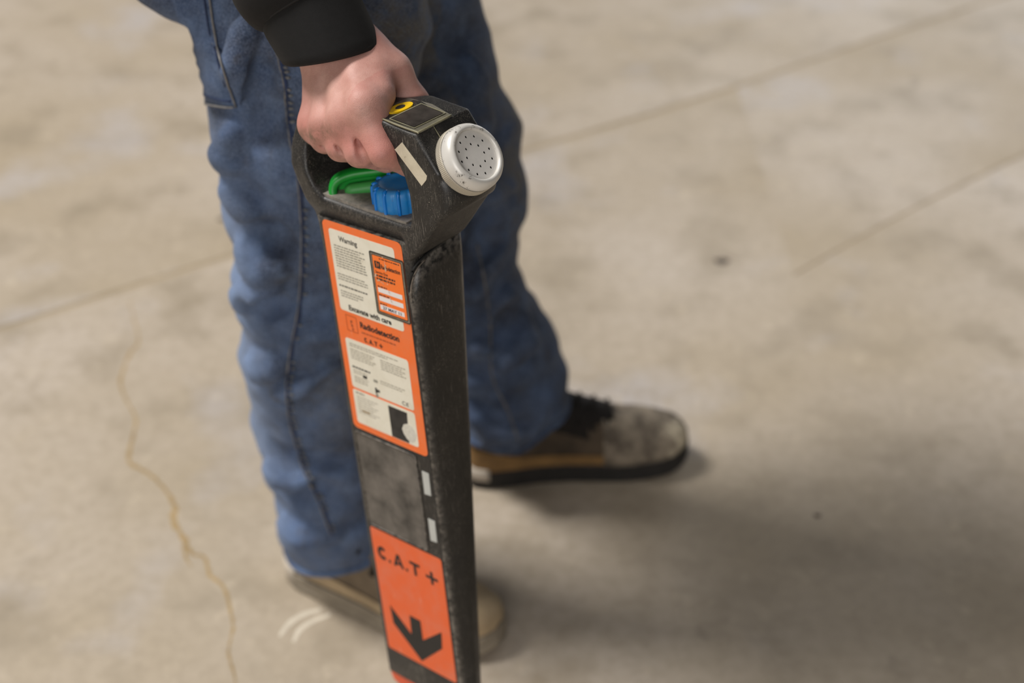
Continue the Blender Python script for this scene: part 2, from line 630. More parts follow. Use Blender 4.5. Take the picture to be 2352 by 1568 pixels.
crack_pts = [(-0.66, 2.05), (-0.619, 1.933), (-0.624, 1.896), (-0.624, 1.824), (-0.61, 1.784), (-0.579, 1.723), (-0.574, 1.696), (-0.569, 1.639), (-0.562, 1.614), (-0.528, 1.589), (-0.499, 1.555), (-0.479, 1.522), (-0.474, 1.49), (-0.451, 1.45), (-0.437, 1.425), (-0.418, 1.416), (-0.405, 1.383), (-0.382, 1.358), (-0.367, 1.318), (-0.359, 1.288), (-0.357, 1.243), (-0.341, 1.195), (-0.33, 1.1)]
ribbon('floor_crack', crack_pts, [0.002, 0.006, 0.004, 0.007, 0.006, 0.010, 0.007, 0.005, 0.004, 0.004], M['crack'], n=170, rough=0.35, seed=3)
ribbon('floor_crack', [(-0.451, 1.45), (-0.445, 1.42), (-0.433, 1.399)], [0.008, 0.006, 0.002], M['crack'], n=20, rough=0.3, seed=5)
ribbon('paint_mark', [(-0.297, 1.272), (-0.287, 1.295), (-0.269, 1.311), (-0.249, 1.319)], [0.005, 0.009, 0.010, 0.006], M['paint'], n=24, rough=0.1, seed=6)
ribbon('paint_mark', [(-0.278, 1.262), (-0.272, 1.284), (-0.257, 1.299), (-0.236, 1.310)], [0.005, 0.009, 0.009, 0.006], M['paint'], n=24, rough=0.1, seed=7)
for (x, y, r) in ((0.377, 2.179, 0.013), (-0.545, 2.33, 0.010), (0.43, 1.50, 0.005)):
    ring = [(x + r * (1 + 0.25 * math.sin(3 * a + x)) * math.cos(a), y + r * 0.9 * (1 + 0.2 * math.cos(2 * a)) * math.sin(a), 0.0002) for a in np.linspace(0, 6.283, 14, endpoint=False)]
    V = ring + [(x, y, 0.0014)]
    mesh_obj('floor_stain', V, [(i, (i + 1) % 14, 14) for i in range(14)], M['dark_spot'], floor_o)

# ------------------------------------------------------------------ the cable locator (local frame: u forward, y into the thickness, v up the blade)
A = np.array([[0.7716, 0.6317, -0.0750], [-0.6265, 0.7751, 0.0821], [0.1099, -0.0164, 0.9938]])
TL = np.array([-0.0947, 1.0359, 0.2073])
A, _ = np.linalg.qr(A)
A = A * np.sign(np.array([[A[0, 0], A[1, 1], A[2, 2]]]))


def W(p):
    return np.asarray(p, float) @ A.T + TL


det = bpy.data.objects.new('cable_locator', None)
COL.objects.link(det)
det.matrix_world = Matrix(np.vstack([np.hstack([A, TL[:, None]]), [0, 0, 0, 1]]).tolist())
tag(det, 'scuffed black hand-held cable locator with orange labels, gripped in the hand', 'detector')


def thick(v):
    return 0.027 + 0.080 * v


def corner_profile(u0, u1, y0, y1, r, n=4):
    P = []
    for cx, cy, a0 in ((u1 - r, y0 + r, -90), (u1 - r, y1 - r, 0), (u0 + r, y1 - r, 90), (u0 + r, y0 + r, 180)):
        for q in range(n + 1):
            a = math.radians(a0 + 90 * q / n)
            P.append((cx + r * math.cos(a), cy + r * math.sin(a)))
    return P


rings = []
for v in (-0.046, -0.044, -0.036, -0.02, 0.0, 0.05, 0.1, 0.2, 0.3, 0.4, 0.44, 0.47, 0.485, 0.50, 0.51):
    ins = max(0, (-0.036 - v)) * 0.8
    e = 0.0055 if v < 0.3 else 0.0055 + 0.012 * (v - 0.3)
    u0 = -0.0570 - 0.05 * max(0, v - 0.47)
    rings.append([(u, y, v) for u, y in corner_profile(u0 + ins, 0.0585 - ins, 0.0 + ins, thick(v) - ins, e)])
V, Fc = loft(rings)
sharp(fix_normals(mesh_obj('blade_housing', V, Fc, M['black'], det)), 50)


# front cover: a curved shell wrapped round the narrow front edge, its top running up towards the far side
def cover():
    cols = []
    for q in range(15):
        cols.append(q / 14.0)
    vt = lambda f: np.interp(f, [0, 0.05, 0.10, 0.16, 0.25, 0.40, 0.62, 1], [0.464, 0.474, 0.483, 0.4885, 0.4925, 0.4960, 0.4985, 0.4970])
    rings = []
    for s in np.linspace(0, 1, 26):
        ring = []
        for f in cols:
            v = -0.05 + (vt(f) + 0.05) * s
            t = thick(v)
            if f < 0.15:
                a = f / 0.15
                u, y = 0.0530 + 0.0068 * math.sin(a * math.pi / 2), -0.0009 + 0.0075 * (1 - math.cos(a * math.pi / 2))
            elif f > 0.85:
                a = (1 - f) / 0.15
                u, y = 0.0530 + 0.0068 * math.sin(a * math.pi / 2), t + 0.0009 - 0.0075 * (1 - math.cos(a * math.pi / 2))
            else:
                a = (f - 0.15) / 0.7
                u, y = 0.0598 + 0.0022 * math.sin(a * math.pi), 0.0066 + a * (t - 0.0132)
            if s > 0.97:
                u -= 0.0012
            ring.append((u, y, v))
        rings.append(ring)
    return loft(rings, closed=False, cap0=False, cap1=False)


V, Fc = cover()
o = fix_normals(mesh_obj('front_cover', V, Fc, M['black_front'], det))
sd = o.modifiers.new('shell', 'SOLIDIFY')
sd.thickness = 0.002
sd.offset = 0
# groove line, and worn edge with its highlight painted grey, along the front cover
edge = [(0.0522, -0.0002, v) for v in np.linspace(-0.04, 0.45, 12)] + [(0.0528, -0.0006, 0.467), (0.0560, -0.0002, 0.4795), (0.0595, 0.0040, 0.4900), (0.0612, 0.0135, 0.4945), (0.0622, 0.026, 0.4975), (0.0624, 0.042, 0.4998), (0.0612, 0.060, 0.4985)]
V, Fc = tube(smooth_path(edge, 90), 0.0013, 6)
mesh_obj('seam_groove', V, Fc, M['groove'], det)
edge2 = [(0.0540, -0.0007, v) for v in np.linspace(-0.04, 0.45, 12)] + [(0.0545, -0.0008, 0.464), (0.0575, -0.0002, 0.4765), (0.0606, 0.0045, 0.4868), (0.0620, 0.0135, 0.4918)]
V, Fc = tube(smooth_path(edge2, 70), 0.0006, 6)
mesh_obj('worn_edge_glint', V, Fc, plain('scraped_edge_glint', srgb(118, 108, 98), 0.6, var=0.6, scale=160), det, label='scraped grey edge with painted highlight')


# head with the grip loop, from a distance field
def poly_sd(poly, X, Z):
    P = np.asarray(poly, float)
    d = np.full(np.broadcast(X, Z).shape, 1e9)
    inside = np.zeros(d.shape, bool)
    for i in range(len(P)):
        a, b = P[i], P[(i + 1) % len(P)]
        e = b - a
        h = np.clip(((X - a[0]) * e[0] + (Z - a[1]) * e[1]) / (e @ e), 0, 1)
        d = np.minimum(d, np.hypot(X - a[0] - h * e[0], Z - a[1] - h * e[1]))
        c = ((a[1] > Z) != (b[1] > Z)) & (X < (b[0] - a[0]) * (Z - a[1]) / (b[1] - a[1] + 1e-12) + a[0])
        inside ^= c
    return np.where(inside, -d, d)


HX, HY, HZ = np.arange(-0.110, 0.135, 0.0012), np.arange(-0.014, 0.084, 0.0012), np.arange(0.445, 0.635, 0.0012)
fd = Field(HX, HY, HZ)
X2, Z2 = np.meshgrid(HX, HZ, indexing='ij')
outer = [(-0.0560, 0.472), (-0.0575, 0.480), (-0.0625, 0.497), (-0.0690, 0.520), (-0.0780, 0.538), (-0.0845, 0.5555), (-0.0860, 0.574), (-0.0825, 0.594), (-0.073, 0.609), (-0.054, 0.6165), (-0.02, 0.6205),
         (0.044, 0.6215), (0.083, 0.6170), (0.1225, 0.5605), (0.1150, 0.5535), (0.0985, 0.5425), (0.0865, 0.5275), (0.0755, 0.5130), (0.0665, 0.5020), (0.0615, 0.4975), (0.052, 0.490), (-0.050, 0.470)]
inner = [(-0.0600, 0.590), (-0.0650, 0.572), (-0.0600, 0.553), (-0.0520, 0.5400), (-0.0420, 0.5320), (0.0, 0.5300), (0.052, 0.5285), (0.0625, 0.531), (0.0655, 0.545), (0.0655, 0.560), (0.0620, 0.575), (0.0555, 0.588), (0.045, 0.5925), (-0.045, 0.5925)]
so, si = poly_sd(outer, X2, Z2), poly_sd(inner, X2, Z2)
# local half thickness: full at the head and pan, slim along the grip and the back column
s01 = lambda q, a, b: np.clip((q - a) / (b - a), 0, 1) ** 2 * (3 - 2 * np.clip((q - a) / (b - a), 0, 1))
grip = s01(Z2, 0.548, 0.60) * (1 - s01(X2, 0.022, 0.042))
half = 0.0335 - 0.0145 * grip - 0.0035 * s01(-X2, 0.05, 0.08) + 0.0005 * s01(X2, 0.05, 0.09)
half = half - 0.0060 * (1 - s01(Z2, 0.508, 0.526)) * (1 - s01(X2, 0.046, 0.058))
yc = 0.0322
S3 = np.abs(HY[None, :, None] - yc) - half[:, None, :]
D = smax(S3, np.broadcast_to(so[:, None, :], S3.shape), 0.0055)
# the pan: the loop is open right through above the pan floor, with a raised rim on the far side
D = smax(D, -np.broadcast_to(si[:, None, :], S3.shape), 0.006)
# the lower half of the speaker end is rounded off into a neck that follows the cap
q_ = [HX[:, None, None] - 0.1172, HY[None, :, None] - 0.0315, HZ[None, None, :] - 0.5944]
h_ = q_[0] * 0.8247 + q_[2] * 0.5656 + 0 * q_[1]
b_ = -q_[0] * 0.5656 + q_[2] * 0.8247 + 0 * q_[1]
r_ = np.sqrt(b_ ** 2 + (q_[1] + 0 * b_) ** 2)
R_neck = 0.0300 + 0.9 * np.maximum(0, -0.0165 - h_) + 0.05 * s01(b_, -0.006, 0.022)
D = smax(D, (r_ - R_neck) * 0.75, 0.006)
fd.F[:] = D
# raised far wall of the pan with a sloping fillet into the back column
fd.chain([(-0.060, 0.060, 0.560), (-0.045, 0.0605, 0.545), (-0.02, 0.0605, 0.534)], [0.006, 0.006, 0.005], 0.008)
V, Fc = fd.surface()
head = mesh_obj('grip_head', V, Fc, M['black'], det)

# pan floor plate (grey scuffed) inside the loop
pts = [(-0.050, 0.0025), (0.056, 0.0025), (0.058, 0.062), (-0.052, 0.062)]
V = [(u, y, 0.5305 + (0.004 if u < -0.04 else 0)) for u, y in pts] + [(u, y, 0.5265) for u, y in pts]
mesh_obj('pan_floor', V, [(0, 1, 2, 3), (7, 6, 5, 4), (0, 4, 5, 1), (1, 5, 6, 2), (2, 6, 7, 3), (3, 7, 4, 0)], M['pan'], det, smooth=False, label='dusty grey floor under the grip')

# speaker cap
cn = np.array([0.8247, 0.0, 0.5656])
ce1 = np.array([0.0, 1.0, 0.0])
ce2 = np.array([-0.5656, 0.0, 0.8247])
cc = np.array([0.1172, 0.0305, 0.5944])


def cp(a, b, h):
    """point on the cap: a towards far side, b up, h out of the grille plane"""
    return cc + a * ce1 + b * ce2 + h * cn


def lathe(profile, n=96, wob=None):
    rings = []
    for r, h in profile:
        rings.append([cp(r * math.cos(t), r * math.sin(t), h) for t in np.linspace(0, 2 * math.pi, n, endpoint=False)])
    return loft(rings, cap0=False, cap1=False)


V, Fc = lathe([(0.0280, -0.024), (0.0280, -0.0125), (0.0281, -0.0085), (0.0286, -0.0075), (0.0288, -0.0055), (0.0286, -0.0032), (0.0278, -0.0002), (0.0266, 0.0018), (0.0252, 0.0030), (0.0238, 0.0035), (0.0226, 0.0034), (0.0218, 0.0028), (0.0214, 0.0010), (0.0212, -0.0030)])
cap = fix_normals(mesh_obj('speaker_cap', V, Fc, M['cap'], det, label='scuffed silvery white round speaker cap'))
# knurled ring: real ridges
rings = []
NK = 260
for h in (-0.0175, -0.0165, -0.0095, -0.0085):
    rr = 0.0284 if h in (-0.0175, -0.0085) else 0.0290
    rings.append([cp((rr + (0.00025 if q % 2 else 0)) * math.cos(2 * math.pi * q / NK), (rr + (0.00025 if q % 2 else 0)) * math.sin(2 * math.pi * q / NK), h) for q in range(NK)])
V, Fc = loft(rings, cap0=False, cap1=False)
fix_normals(mesh_obj('knurled_ring', V, Fc, M['knurl'], cap, smooth=False, label='cream finely ridged ring'))

# grille disc with drilled holes
cu = bpy.data.curves.new('grille', 'CURVE')
cu.dimensions = '2D'
cu.fill_mode = 'BOTH'
cu.extrude = 0.0005


def circle(cx, cy, r, n):
    s = cu.splines.new('POLY')
    s.points.add(n - 1)
    for i in range(n):
        a = 2 * math.pi * i / n
        s.points[i].co = (cx + r * math.cos(a), cy + r * math.sin(a), 0, 1)
    s.use_cyclic_u = True


HOLES = [(0.0166 * math.cos(math.radians(88.3 - 30 * i)), 0.0166 * math.sin(math.radians(88.3 - 30 * i))) for i in range(12)]
HOLES += [(0.0098 * math.cos(math.radians(82 - 45 * i)), 0.0098 * math.sin(math.radians(82 - 45 * i))) for i in range(8)]
circle(0, 0, 0.0213, 72)
for hx, hy in HOLES:
    circle(hx, hy, 0.00118, 14)
tmp = bpy.data.objects.new('tmp', cu)
COL.objects.link(tmp)
me = bpy.data.meshes.new_from_object(tmp.evaluated_get(bpy.context.evaluated_depsgraph_get()))
bpy.data.objects.remove(tmp)
V = [cp(v.co.x, v.co.y, v.co.z - 0.0002) for v in me.vertices]
Fc = [tuple(p.vertices) for p in me.polygons]
mesh_obj('grille_disc', V, Fc, M['grille'], cap, smooth=False, label='brushed disc with two rings of drilled holes')
V = [cp(0.0208 * math.cos(t), 0.0208 * math.sin(t), -0.0022) for t in np.linspace(0, 6.2832, 48, endpoint=False)]
mesh_obj('speaker_cone', V, [tuple(range(48))], M['groove'], cap, smooth=False)


# ---- flat prints on the near face (y just under 0)
def rrect(u0, v0, u1, v1, r=0.002, n=5, corners=(1, 1, 1, 1)):
    P = []
    for (cx, cy, a0), c in zip(((u1, v0, -90), (u1, v1, 0), (u0, v1, 90), (u0, v0, 180)), corners):
        sx = -1 if cx == u1 else 1
        sy = 1 if cy == v0 else -1
        if not c:
            P.append((cx, cy))
            continue
        for q in range(n + 1):
            a = math.radians(a0 + 90 * q / n)
            P.append((cx + sx * r + r * math.cos(a), cy + sy * r + r * math.sin(a)))
    return P


def sticker(name, poly, y, mat, parent, th=0.0003, **kw):
    n = len(poly)
    V = [(u, y, v) for u, v in poly] + [(u, y + th, v) for u, v in poly]
    Fc = [tuple(range(n)), tuple(range(2 * n - 1, n - 1, -1))] + [(i, (i + 1) % n, n + (i + 1) % n, n + i) for i in range(n)]
    return fix_normals(mesh_obj(name, V, Fc, mat, parent, smooth=False, **kw))


def text_mesh(body, height, bold=0.0, spacing=1.0):
    c = bpy.data.curves.new('t', 'FONT')
    c.body = body
    c.size = 1.0
    c.offset = bold
    c.space_character = spacing
    c.resolution_u = 3
    t = bpy.data.objects.new('t', c)
    COL.objects.link(t)
    m = bpy.data.meshes.new_from_object(t.evaluated_get(bpy.context.evaluated_depsgraph_get()))
    bpy.data.objects.remove(t)
    V = np.array([v.co[:2] for v in m.vertices])
    Fc = [tuple(p.vertices) for p in m.polygons]
    V = V - V.min(0)
    return V, Fc


def lettering(body, u0, v0, u1, v1, y, mat, parent, bold=0.02, spacing=1.0, name='lettering'):
    V, Fc = text_mesh(body, 1, bold, spacing)
    V = V / V.max(0) * np.array([u1 - u0, v1 - v0]) + np.array([u0, v0])
    P = [(p[0], y, p[1]) for p in V]
    return mesh_obj(name, P, Fc, mat, parent, smooth=False)


def block_letters(u0, v0, u1, v1, y, mat, parent):
    """heavy grotesque C.A.T+ drawn as solid shapes in a 0..1 box"""
    quads = []
    cx, cy, rx, ry, ix, iy = 0.078, 0.5, 0.080, 0.52, 0.032, 0.24
    an = np.linspace(math.radians(42), math.radians(318), 19)
    for a, b in zip(an[:-1], an[1:]):
        quads.append([(cx + rx * math.cos(a), cy + ry * math.sin(a)), (cx + rx * math.cos(b), cy + ry * math.sin(b)), (cx + ix * math.cos(b), cy + iy * math.sin(b)), (cx + ix * math.cos(a), cy + iy * math.sin(a))])
    quads += [[(0.178, 0), (0.213, 0), (0.213, 0.22), (0.178, 0.22)], [(0.468, 0), (0.503, 0), (0.503, 0.22), (0.468, 0.22)]]
    quads += [[(0.262, 0), (0.307, 0), (0.368, 1.0), (0.328, 1.0)], [(0.393, 0), (0.438, 0), (0.372, 1.0), (0.332, 1.0)], [(0.300, 0.18), (0.400, 0.18), (0.388, 0.38), (0.312, 0.38)]]
    quads += [[(0.545, 0.78), (0.715, 0.78), (0.715, 1.0), (0.545, 1.0)], [(0.608, 0), (0.652, 0), (0.652, 0.79), (0.608, 0.79)]]
    quads += [[(0.805, 0.33), (1.0, 0.33), (1.0, 0.55), (0.805, 0.55)], [(0.881, -0.06), (0.924, -0.06), (0.924, 0.94), (0.881, 0.94)]]
    V, Fc = [], []
    for k, q in enumerate(quads):
        b = len(V)
        V += [(u0 + (u1 - u0) * p[0], y - 0.000004 * (k % 5), v0 + (v1 - v0) * p[1]) for p in q]
        Fc.append(tuple(range(b, b + 4)))
    return mesh_obj('lettering', V, Fc, mat, parent, smooth=False)


def small_print(lines, y, mat, parent, h=0.0011, seed=0, gap=0.0008):
    """rows of word-long strokes for print too fine to read"""
    rg = np.random.default_rng(seed)
    V, Fc = [], []
    for u0, u1, v in lines:
        u = u0
        while u < u1 - 0.001:
            w = min(rg.uniform(0.0016, 0.0052), u1 - u)
            b = len(V)
            V += [(u, y, v), (u + w, y, v), (u + w, y, v + h), (u, y, v + h)]
            Fc.append((b, b + 1, b + 2, b + 3))
            u += w + gap
    return mesh_obj('small_print', V, Fc, mat, parent, smooth=False, kind='stuff')


Y0 = -0.0003
warn = sticker('warning_label', rrect(-0.0490, 0.2863, 0.0490, 0.5100, 0.0055), Y0, M['orange'], det, label='large orange label with white panels')
p1 = sticker('text_panel', rrect(-0.0418, 0.4192, 0.0392, 0.5027, 0.003), Y0 - 0.00012, M['paper'], warn)
YT = Y0 - 0.00022
lettering('Warning', -0.0301, 0.4905, -0.0068, 0.4975, YT, plain('worn_grey_ink', srgb(100, 97, 90), 0.7), warn, 0.035)
rg = np.random.default_rng(8)
small_print([(-0.0376, 0.0035 - rg.uniform(0, 0.009), 0.4862 - 0.00262 * i) for i in range(9)] + [(-0.0384, 0.0015 - rg.uniform(0, 0.008), 0.4572 - 0.0026 * i) for i in range(3)]
            + [(-0.0376, -0.0065 - rg.uniform(0, 0.012), 0.4396 - 0.0026 * i) for i in range(3)], YT, M['ink_small'], warn, 0.0011, 1)
small_print([(-0.0384, -0.0023, 0.4450)], YT, plain('dark_grey_ink', srgb(84, 80, 74), 0.7), warn, 0.0015, 2)
lettering('Excavate with care', -0.0301, 0.4215, 0.0240, 0.4272, YT, M['ink'], warn, 0.035)
lettering('Radiodetection', -0.0183, 0.4060, 0.0312, 0.4128, YT, M['ink'], warn, 0.03)
small_print([(-0.0178, 0.0256, 0.4008)], YT, M['ink_faint'], warn, 0.0013, 4)
block_letters(-0.0154, 0.3920, 0.0082, 0.3968, YT, M['ink'], warn)
# square emblem outline with a small figure inside
fr = []
for a, b in (((-0.0365, 0.3985), (-0.0225, 0.4155)),):
    x0, z0, x1, z1 = a[0], a[1], b[0], b[1]
    w = 0.0005
    quads = [(x0, z0, x1, z0 + w), (x0, z1 - w, x1, z1), (x0, z0, x0 + w, z1), (x1 - w, z0, x1, z1), (-0.0305, 0.4035, -0.0285, 0.4065), (-0.0310, 0.4085, -0.0284, 0.4105), (-0.0300, 0.4000, -0.0280, 0.4025), (-0.0310, 0.4062, -0.0302, 0.4085)]
V, Fc = [], []
for x0, z0, x1, z1 in quads:
    b = len(V)
    V += [(x0, YT, z0), (x1, YT, z0), (x1, YT, z1), (x0, YT, z1)]
    Fc.append((b, b + 1, b + 2, b + 3))
mesh_obj('emblem', V, Fc, M['ink_faint'], warn, smooth=False)
sticker('text_panel', rrect(-0.0418, 0.3346, 0.0388, 0.3893, 0.003), Y0 - 0.00012, M['paper'], warn)
sticker('text_panel', rrect(-0.0424, 0.2935, 0.0386, 0.3322, 0.003), Y0 - 0.00012, M['paper'], warn)
small_print([(-0.037, 0.027, 0.3838), (-0.037, 0.012, 0.3815)] + [(-0.037, -0.004 - 0.003 * (i % 3), 0.3775 - 0.0024 * i) for i in range(5)] + [(0.002, 0.034 - 0.005 * (i % 2), 0.3775 - 0.0024 * i) for i in range(5)]
            + [(-0.037, -0.018, 0.3545), (-0.037, -0.018, 0.3520), (-0.037, -0.018, 0.3470), (-0.037, -0.020, 0.3445), (-0.037, -0.020, 0.342), (-0.002, 0.030, 0.3535), (-0.002, 0.026, 0.351)], YT, plain('pale_ink', srgb(164, 158, 142), 0.8), warn, 0.0010, 5)
small_print([(-0.0375, -0.0140, 0.3578)], YT, M['ink'], warn, 0.0018, 6)
for u0, v0, u1, v1, c in ((-0.0250, 0.3495, -0.0195, 0.3530, 'ink'), (-0.011, 0.3500, -0.0055, 0.3530, 'ink_small'), (-0.0105, 0.3375, -0.0080, 0.3440, 'ink'), (-0.0080, 0.3395, -0.0045, 0.3425, 'ink'), (-0.0105, 0.3335, -0.0072, 0.3372, 'ink_small')):
    sticker('printed_diagram', rrect(u0, v0, u1, v1, 0.0008, 3), YT, M[c], warn, 0.0001)
lettering('CE', 0.0240, 0.3368, 0.0322, 0.3410, YT, M['ink'], warn, 0.01, 1.15)
small_print([(-0.0385, -0.0270, 0.3285)], YT, M['ink_small'], warn, 0.0015, 7)
small_print([(-0.038, -0.010 - 0.004 * (i % 3), 0.3245 - 0.0026 * i) for i in range(8)], YT, plain('faint_grey_ink', srgb(182, 176, 162), 0.8), warn, 0.0010, 9)
sticker('printed_diagram', rrect(-0.0335, 0.3085, -0.0230, 0.3105, 0.0005, 3), YT, plain('brown_stain', srgb(150, 124, 82), 0.8), warn, 0.0001)
# picture of a hand on a dark tool
sticker('printed_picture', [(0.0040, 0.2940), (0.0262, 0.2940), (0.0285, 0.3290), (0.0042, 0.3290)], YT, plain('dark_picture', srgb(44, 42, 40), 0.6, var=0.5, scale=90), warn, 0.0001)
sticker('printed_picture', [(0.0290, 0.2955), (0.0345, 0.2990), (0.0372, 0.3080), (0.0330, 0.3150), (0.0270, 0.3165), (0.0220, 0.3140), (0.0190, 0.3080), (0.0205, 0.3030), (0.0240, 0.2985)], YT - 0.00005, plain('pale_picture', srgb(206, 202, 190), 0.6, var=0.12, scale=500), warn, 0.0001)

# service sticker, overlapping the label's right edge
sv = sticker('service_sticker', rrect(0.0075, 0.4294, 0.0490, 0.4930, 0.002), Y0 - 0.0004, plain('black_vinyl', srgb(44, 44, 38), 0.5, var=0.5, scale=120), det, 0.0005, label='small orange service sticker with black border')
sticker('border_line', rrect(0.0092, 0.4308, 0.0480, 0.4916, 0.001), Y0 - 0.00045, plain('worn_border', srgb(122, 110, 94), 0.6, var=0.35, scale=160), sv, 0.0001)
sticker('border_line', rrect(0.0106, 0.4320, 0.0466, 0.4904, 0.001), Y0 - 0.00050, M['ink'], sv, 0.0001)
sticker('sticker_face', rrect(0.0112, 0.4330, 0.0458, 0.4898, 0.001), Y0 - 0.00055, M['orange_bright'], sv, 0.0001)
YS = Y0 - 0.0007
small_print([(0.0195, 0.0440, 0.4874)], YS, M['ink'], sv, 0.0009, 11)
sticker('emblem', rrect(0.0130, 0.4775, 0.0200, 0.4845, 0.0003, 2), YS, M['ink'], sv, 0.0001)
sticker('emblem', [(0.0152, 0.4782), (0.0162, 0.4800), (0.0158, 0.4842), (0.0149, 0.4828), (0.0156, 0.4808)], YS - 0.0001, M['orange_bright'], sv, 0.0001)
sticker('emblem', [(0.0172, 0.4790), (0.0182, 0.4806), (0.0180, 0.4832), (0.0171, 0.4822), (0.0176, 0.4808)], YS - 0.0001, M['orange_bright'], sv, 0.0001)
lettering('Radiodetection', 0.0208, 0.4782, 0.0440, 0.4826, YS, M['ink'], sv, 0.025)
lettering('Service Due', 0.0130, 0.4723, 0.0280, 0.4750, YS, M['ink'], sv, 0.015)
small_print([(0.0130, 0.0365, 0.4692), (0.0132, 0.0370, 0.4660)], YS, M['ink'], sv, 0.0017, 12)
for i, (v0, v1) in enumerate(((0.4530, 0.4578), (0.4444, 0.4492), (0.4355, 0.4402))):
    sticker('write_in_box', rrect(0.0132, v0, 0.0428, v1, 0.0002, 2), YS + 0.0001, M['white_box'], sv, 0.0001)
    small_print([(0.0132, 0.0132 + (0.0115, 0.0140, 0.0085)[i], v1 + 0.0008)], YS, M['ink'], sv, 0.0011, 20 + i)
lettering('27 MAY 11', 0.0164, 0.4362, 0.0390, 0.4394, YS - 0.0001, M['ink_blue'], sv, 0.02, name='handwriting')
# worn flakes across the sticker
V, Fc = [], []
rg = np.random.default_rng(21)
pth = smooth_path([(0.0255, 0.4895), (0.0265, 0.481), (0.0272, 0.474), (0.0262, 0.466), (0.0268, 0.458), (0.0278, 0.449), (0.0285, 0.441)], 46)
pth += smooth_path([(0.0118, 0.4700), (0.0150, 0.4655), (0.0200, 0.4640), (0.0240, 0.4625)], 16)
for q in pth:
    if rg.random() < 0.45:
        continue
    b = len(V)
    r = rg.uniform(0.0003, 0.0011)
    c = np.asarray(q) + rg.normal(0, 0.0006, 2)
    for k in range(6):
        a = k * math.pi / 3 + rg.uniform(-0.3, 0.3)
        V.append((c[0] + r * math.cos(a), YS - 0.00015, c[1] + r * rg.uniform(0.6, 1.4) * math.sin(a)))
    Fc.append(tuple(range(b, b + 6)))
mesh_obj('worn_flakes', V, Fc, plain('flake_grey', srgb(206, 178, 150), 0.8, var=0.2, scale=300), sv, smooth=False, kind='stuff')

# recessed grey panel, two pale strips, lower label
pn = sticker('worn_panel', rrect(-0.0488, 0.1680, 0.0325, 0.2815, 0.004), Y0, plain('scuffed_grey_panel', srgb(94, 89, 83), 0.6, var=0.62, scale=34, bump=0.3), det, label='rubbed grey panel between the orange labels')
fr_pts = [(u, Y0 - 0.0002, v) for u, v in rrect(-0.0488, 0.1680, 0.0325, 0.2815, 0.004)]
V, Fc = tube(fr_pts + [fr_pts[0]], 0.0007, 6)
mesh_obj('panel_rim', V, Fc, M['black_dusty'], pn)
for v0, v1 in ((0.2395, 0.2668), (0.1832, 0.2105)):
    sticker('reflective_strip', [(0.0378, v0), (0.0464, v0 + 0.0010), (0.0468, v1), (0.0380, v1)], Y0, M['strip'], det)
low = sticker('arrow_label', rrect(-0.0488, 0.0005, 0.0488, 0.1640, 0.003), Y0, M['orange_low'], det, label='faded orange label with downward arrow')
block_letters(-0.0425, 0.1262, 0.0405, 0.1425, YT, M['ink'], low)
sticker('arrow', [(-0.0368, 0.0650), (-0.0352, 0.0410), (0.0005, 0.0060), (0.0340, 0.0410), (0.0358, 0.0640), (0.0068, 0.0385), (0.0068, 0.0648), (-0.0086, 0.0648), (-0.0094, 0.0385)], YT, M['ink'], low, 0.0001)
# orange rubber foot under the blade
rings = []
for v, ins in ((-0.060, 0.012), (-0.058, 0.006), (-0.052, 0.002), (-0.040, 0.0), (-0.026, 0.0), (-0.014, 0.0), (-0.010, 0.002)):
    rings.append([(u - 0.0022, y + 0.004, v) for u, y in corner_profile(-0.0580 + ins, 0.0565 - ins, -0.001 + ins * 0.4, 0.0245 - ins * 0.4, 0.006)])
V, Fc = loft(rings)
fix_normals(mesh_obj('rubber_foot', V, Fc, M['orange_rubber'], det, label='orange foot at the lower end'))

# tape strip on the head's near side
YH = yc - 0.0335 - 0.0007
tp = [(0.0576, 0.5990), (0.0670, 0.6072), (0.0912, 0.5828), (0.0900, 0.5790), (0.0838, 0.5722)]
sticker('tape_strip', tp, YH, M['tape'], det, 0.0006, label='cream strip of tape')

# top panel with button and display
VT = 0.6212
tilt = lambda u: VT - 0.10 * max(0.0, u - 0.05)


def top_plate(name, poly, v, mat, parent, th=0.0006, **kw):
    n = len(poly)
    poly = [(u - 0.0035, y) for u, y in poly]
    V = [(u, y, tilt(u) + v) for u, y in poly] + [(u, y, tilt(u) + v - th) for u, y in poly]
    Fc = [tuple(range(n)), tuple(range(2 * n - 1, n - 1, -1))] + [(i, (i + 1) % n, n + (i + 1) % n, n + i) for i in range(n)]
    return fix_normals(mesh_obj(name, V, Fc, mat, parent, smooth=False, **kw))


tpn = top_plate('display_panel', [(0.0310, 0.0125), (0.0325, 0.0100), (0.0505, 0.0012), (0.0850, 0.0006), (0.0875, 0.0040), (0.0865, 0.0425), (0.0600, 0.0485), (0.0325, 0.0485)], 0.0006, M['bezel'], det, 0.0016, label='dull clear panel round the small display')
pe = [(0.0310, 0.0125), (0.0325, 0.0100), (0.0505, 0.0012), (0.0850, 0.0006), (0.0875, 0.0040), (0.0865, 0.0425)]
V, Fc = tube([(u - 0.0035, y, tilt(u - 0.0035) + 0.0006) for u, y in smooth_path(pe, 40)], 0.0008, 7)
mesh_obj('panel_edge', V, Fc, M['bezel_edge'], tpn)
top_plate('display_screen', [(0.0545, 0.0062), (0.0790, 0.0058), (0.0795, 0.0400), (0.0545, 0.0415)], 0.0011, M['screen'], tpn, 0.0006, label='dark blank display screen')
sp = [(0.0530, 0.0045), (0.0805, 0.0040), (0.0812, 0.0415), (0.0530, 0.0430), (0.0530, 0.0045)]
V, Fc = tube([(u - 0.0035, y, tilt(u - 0.0035) + 0.0009) for u, y in sp], 0.0005, 6)
mesh_obj('screen_rim', V, Fc, M['bezel_edge'], tpn)
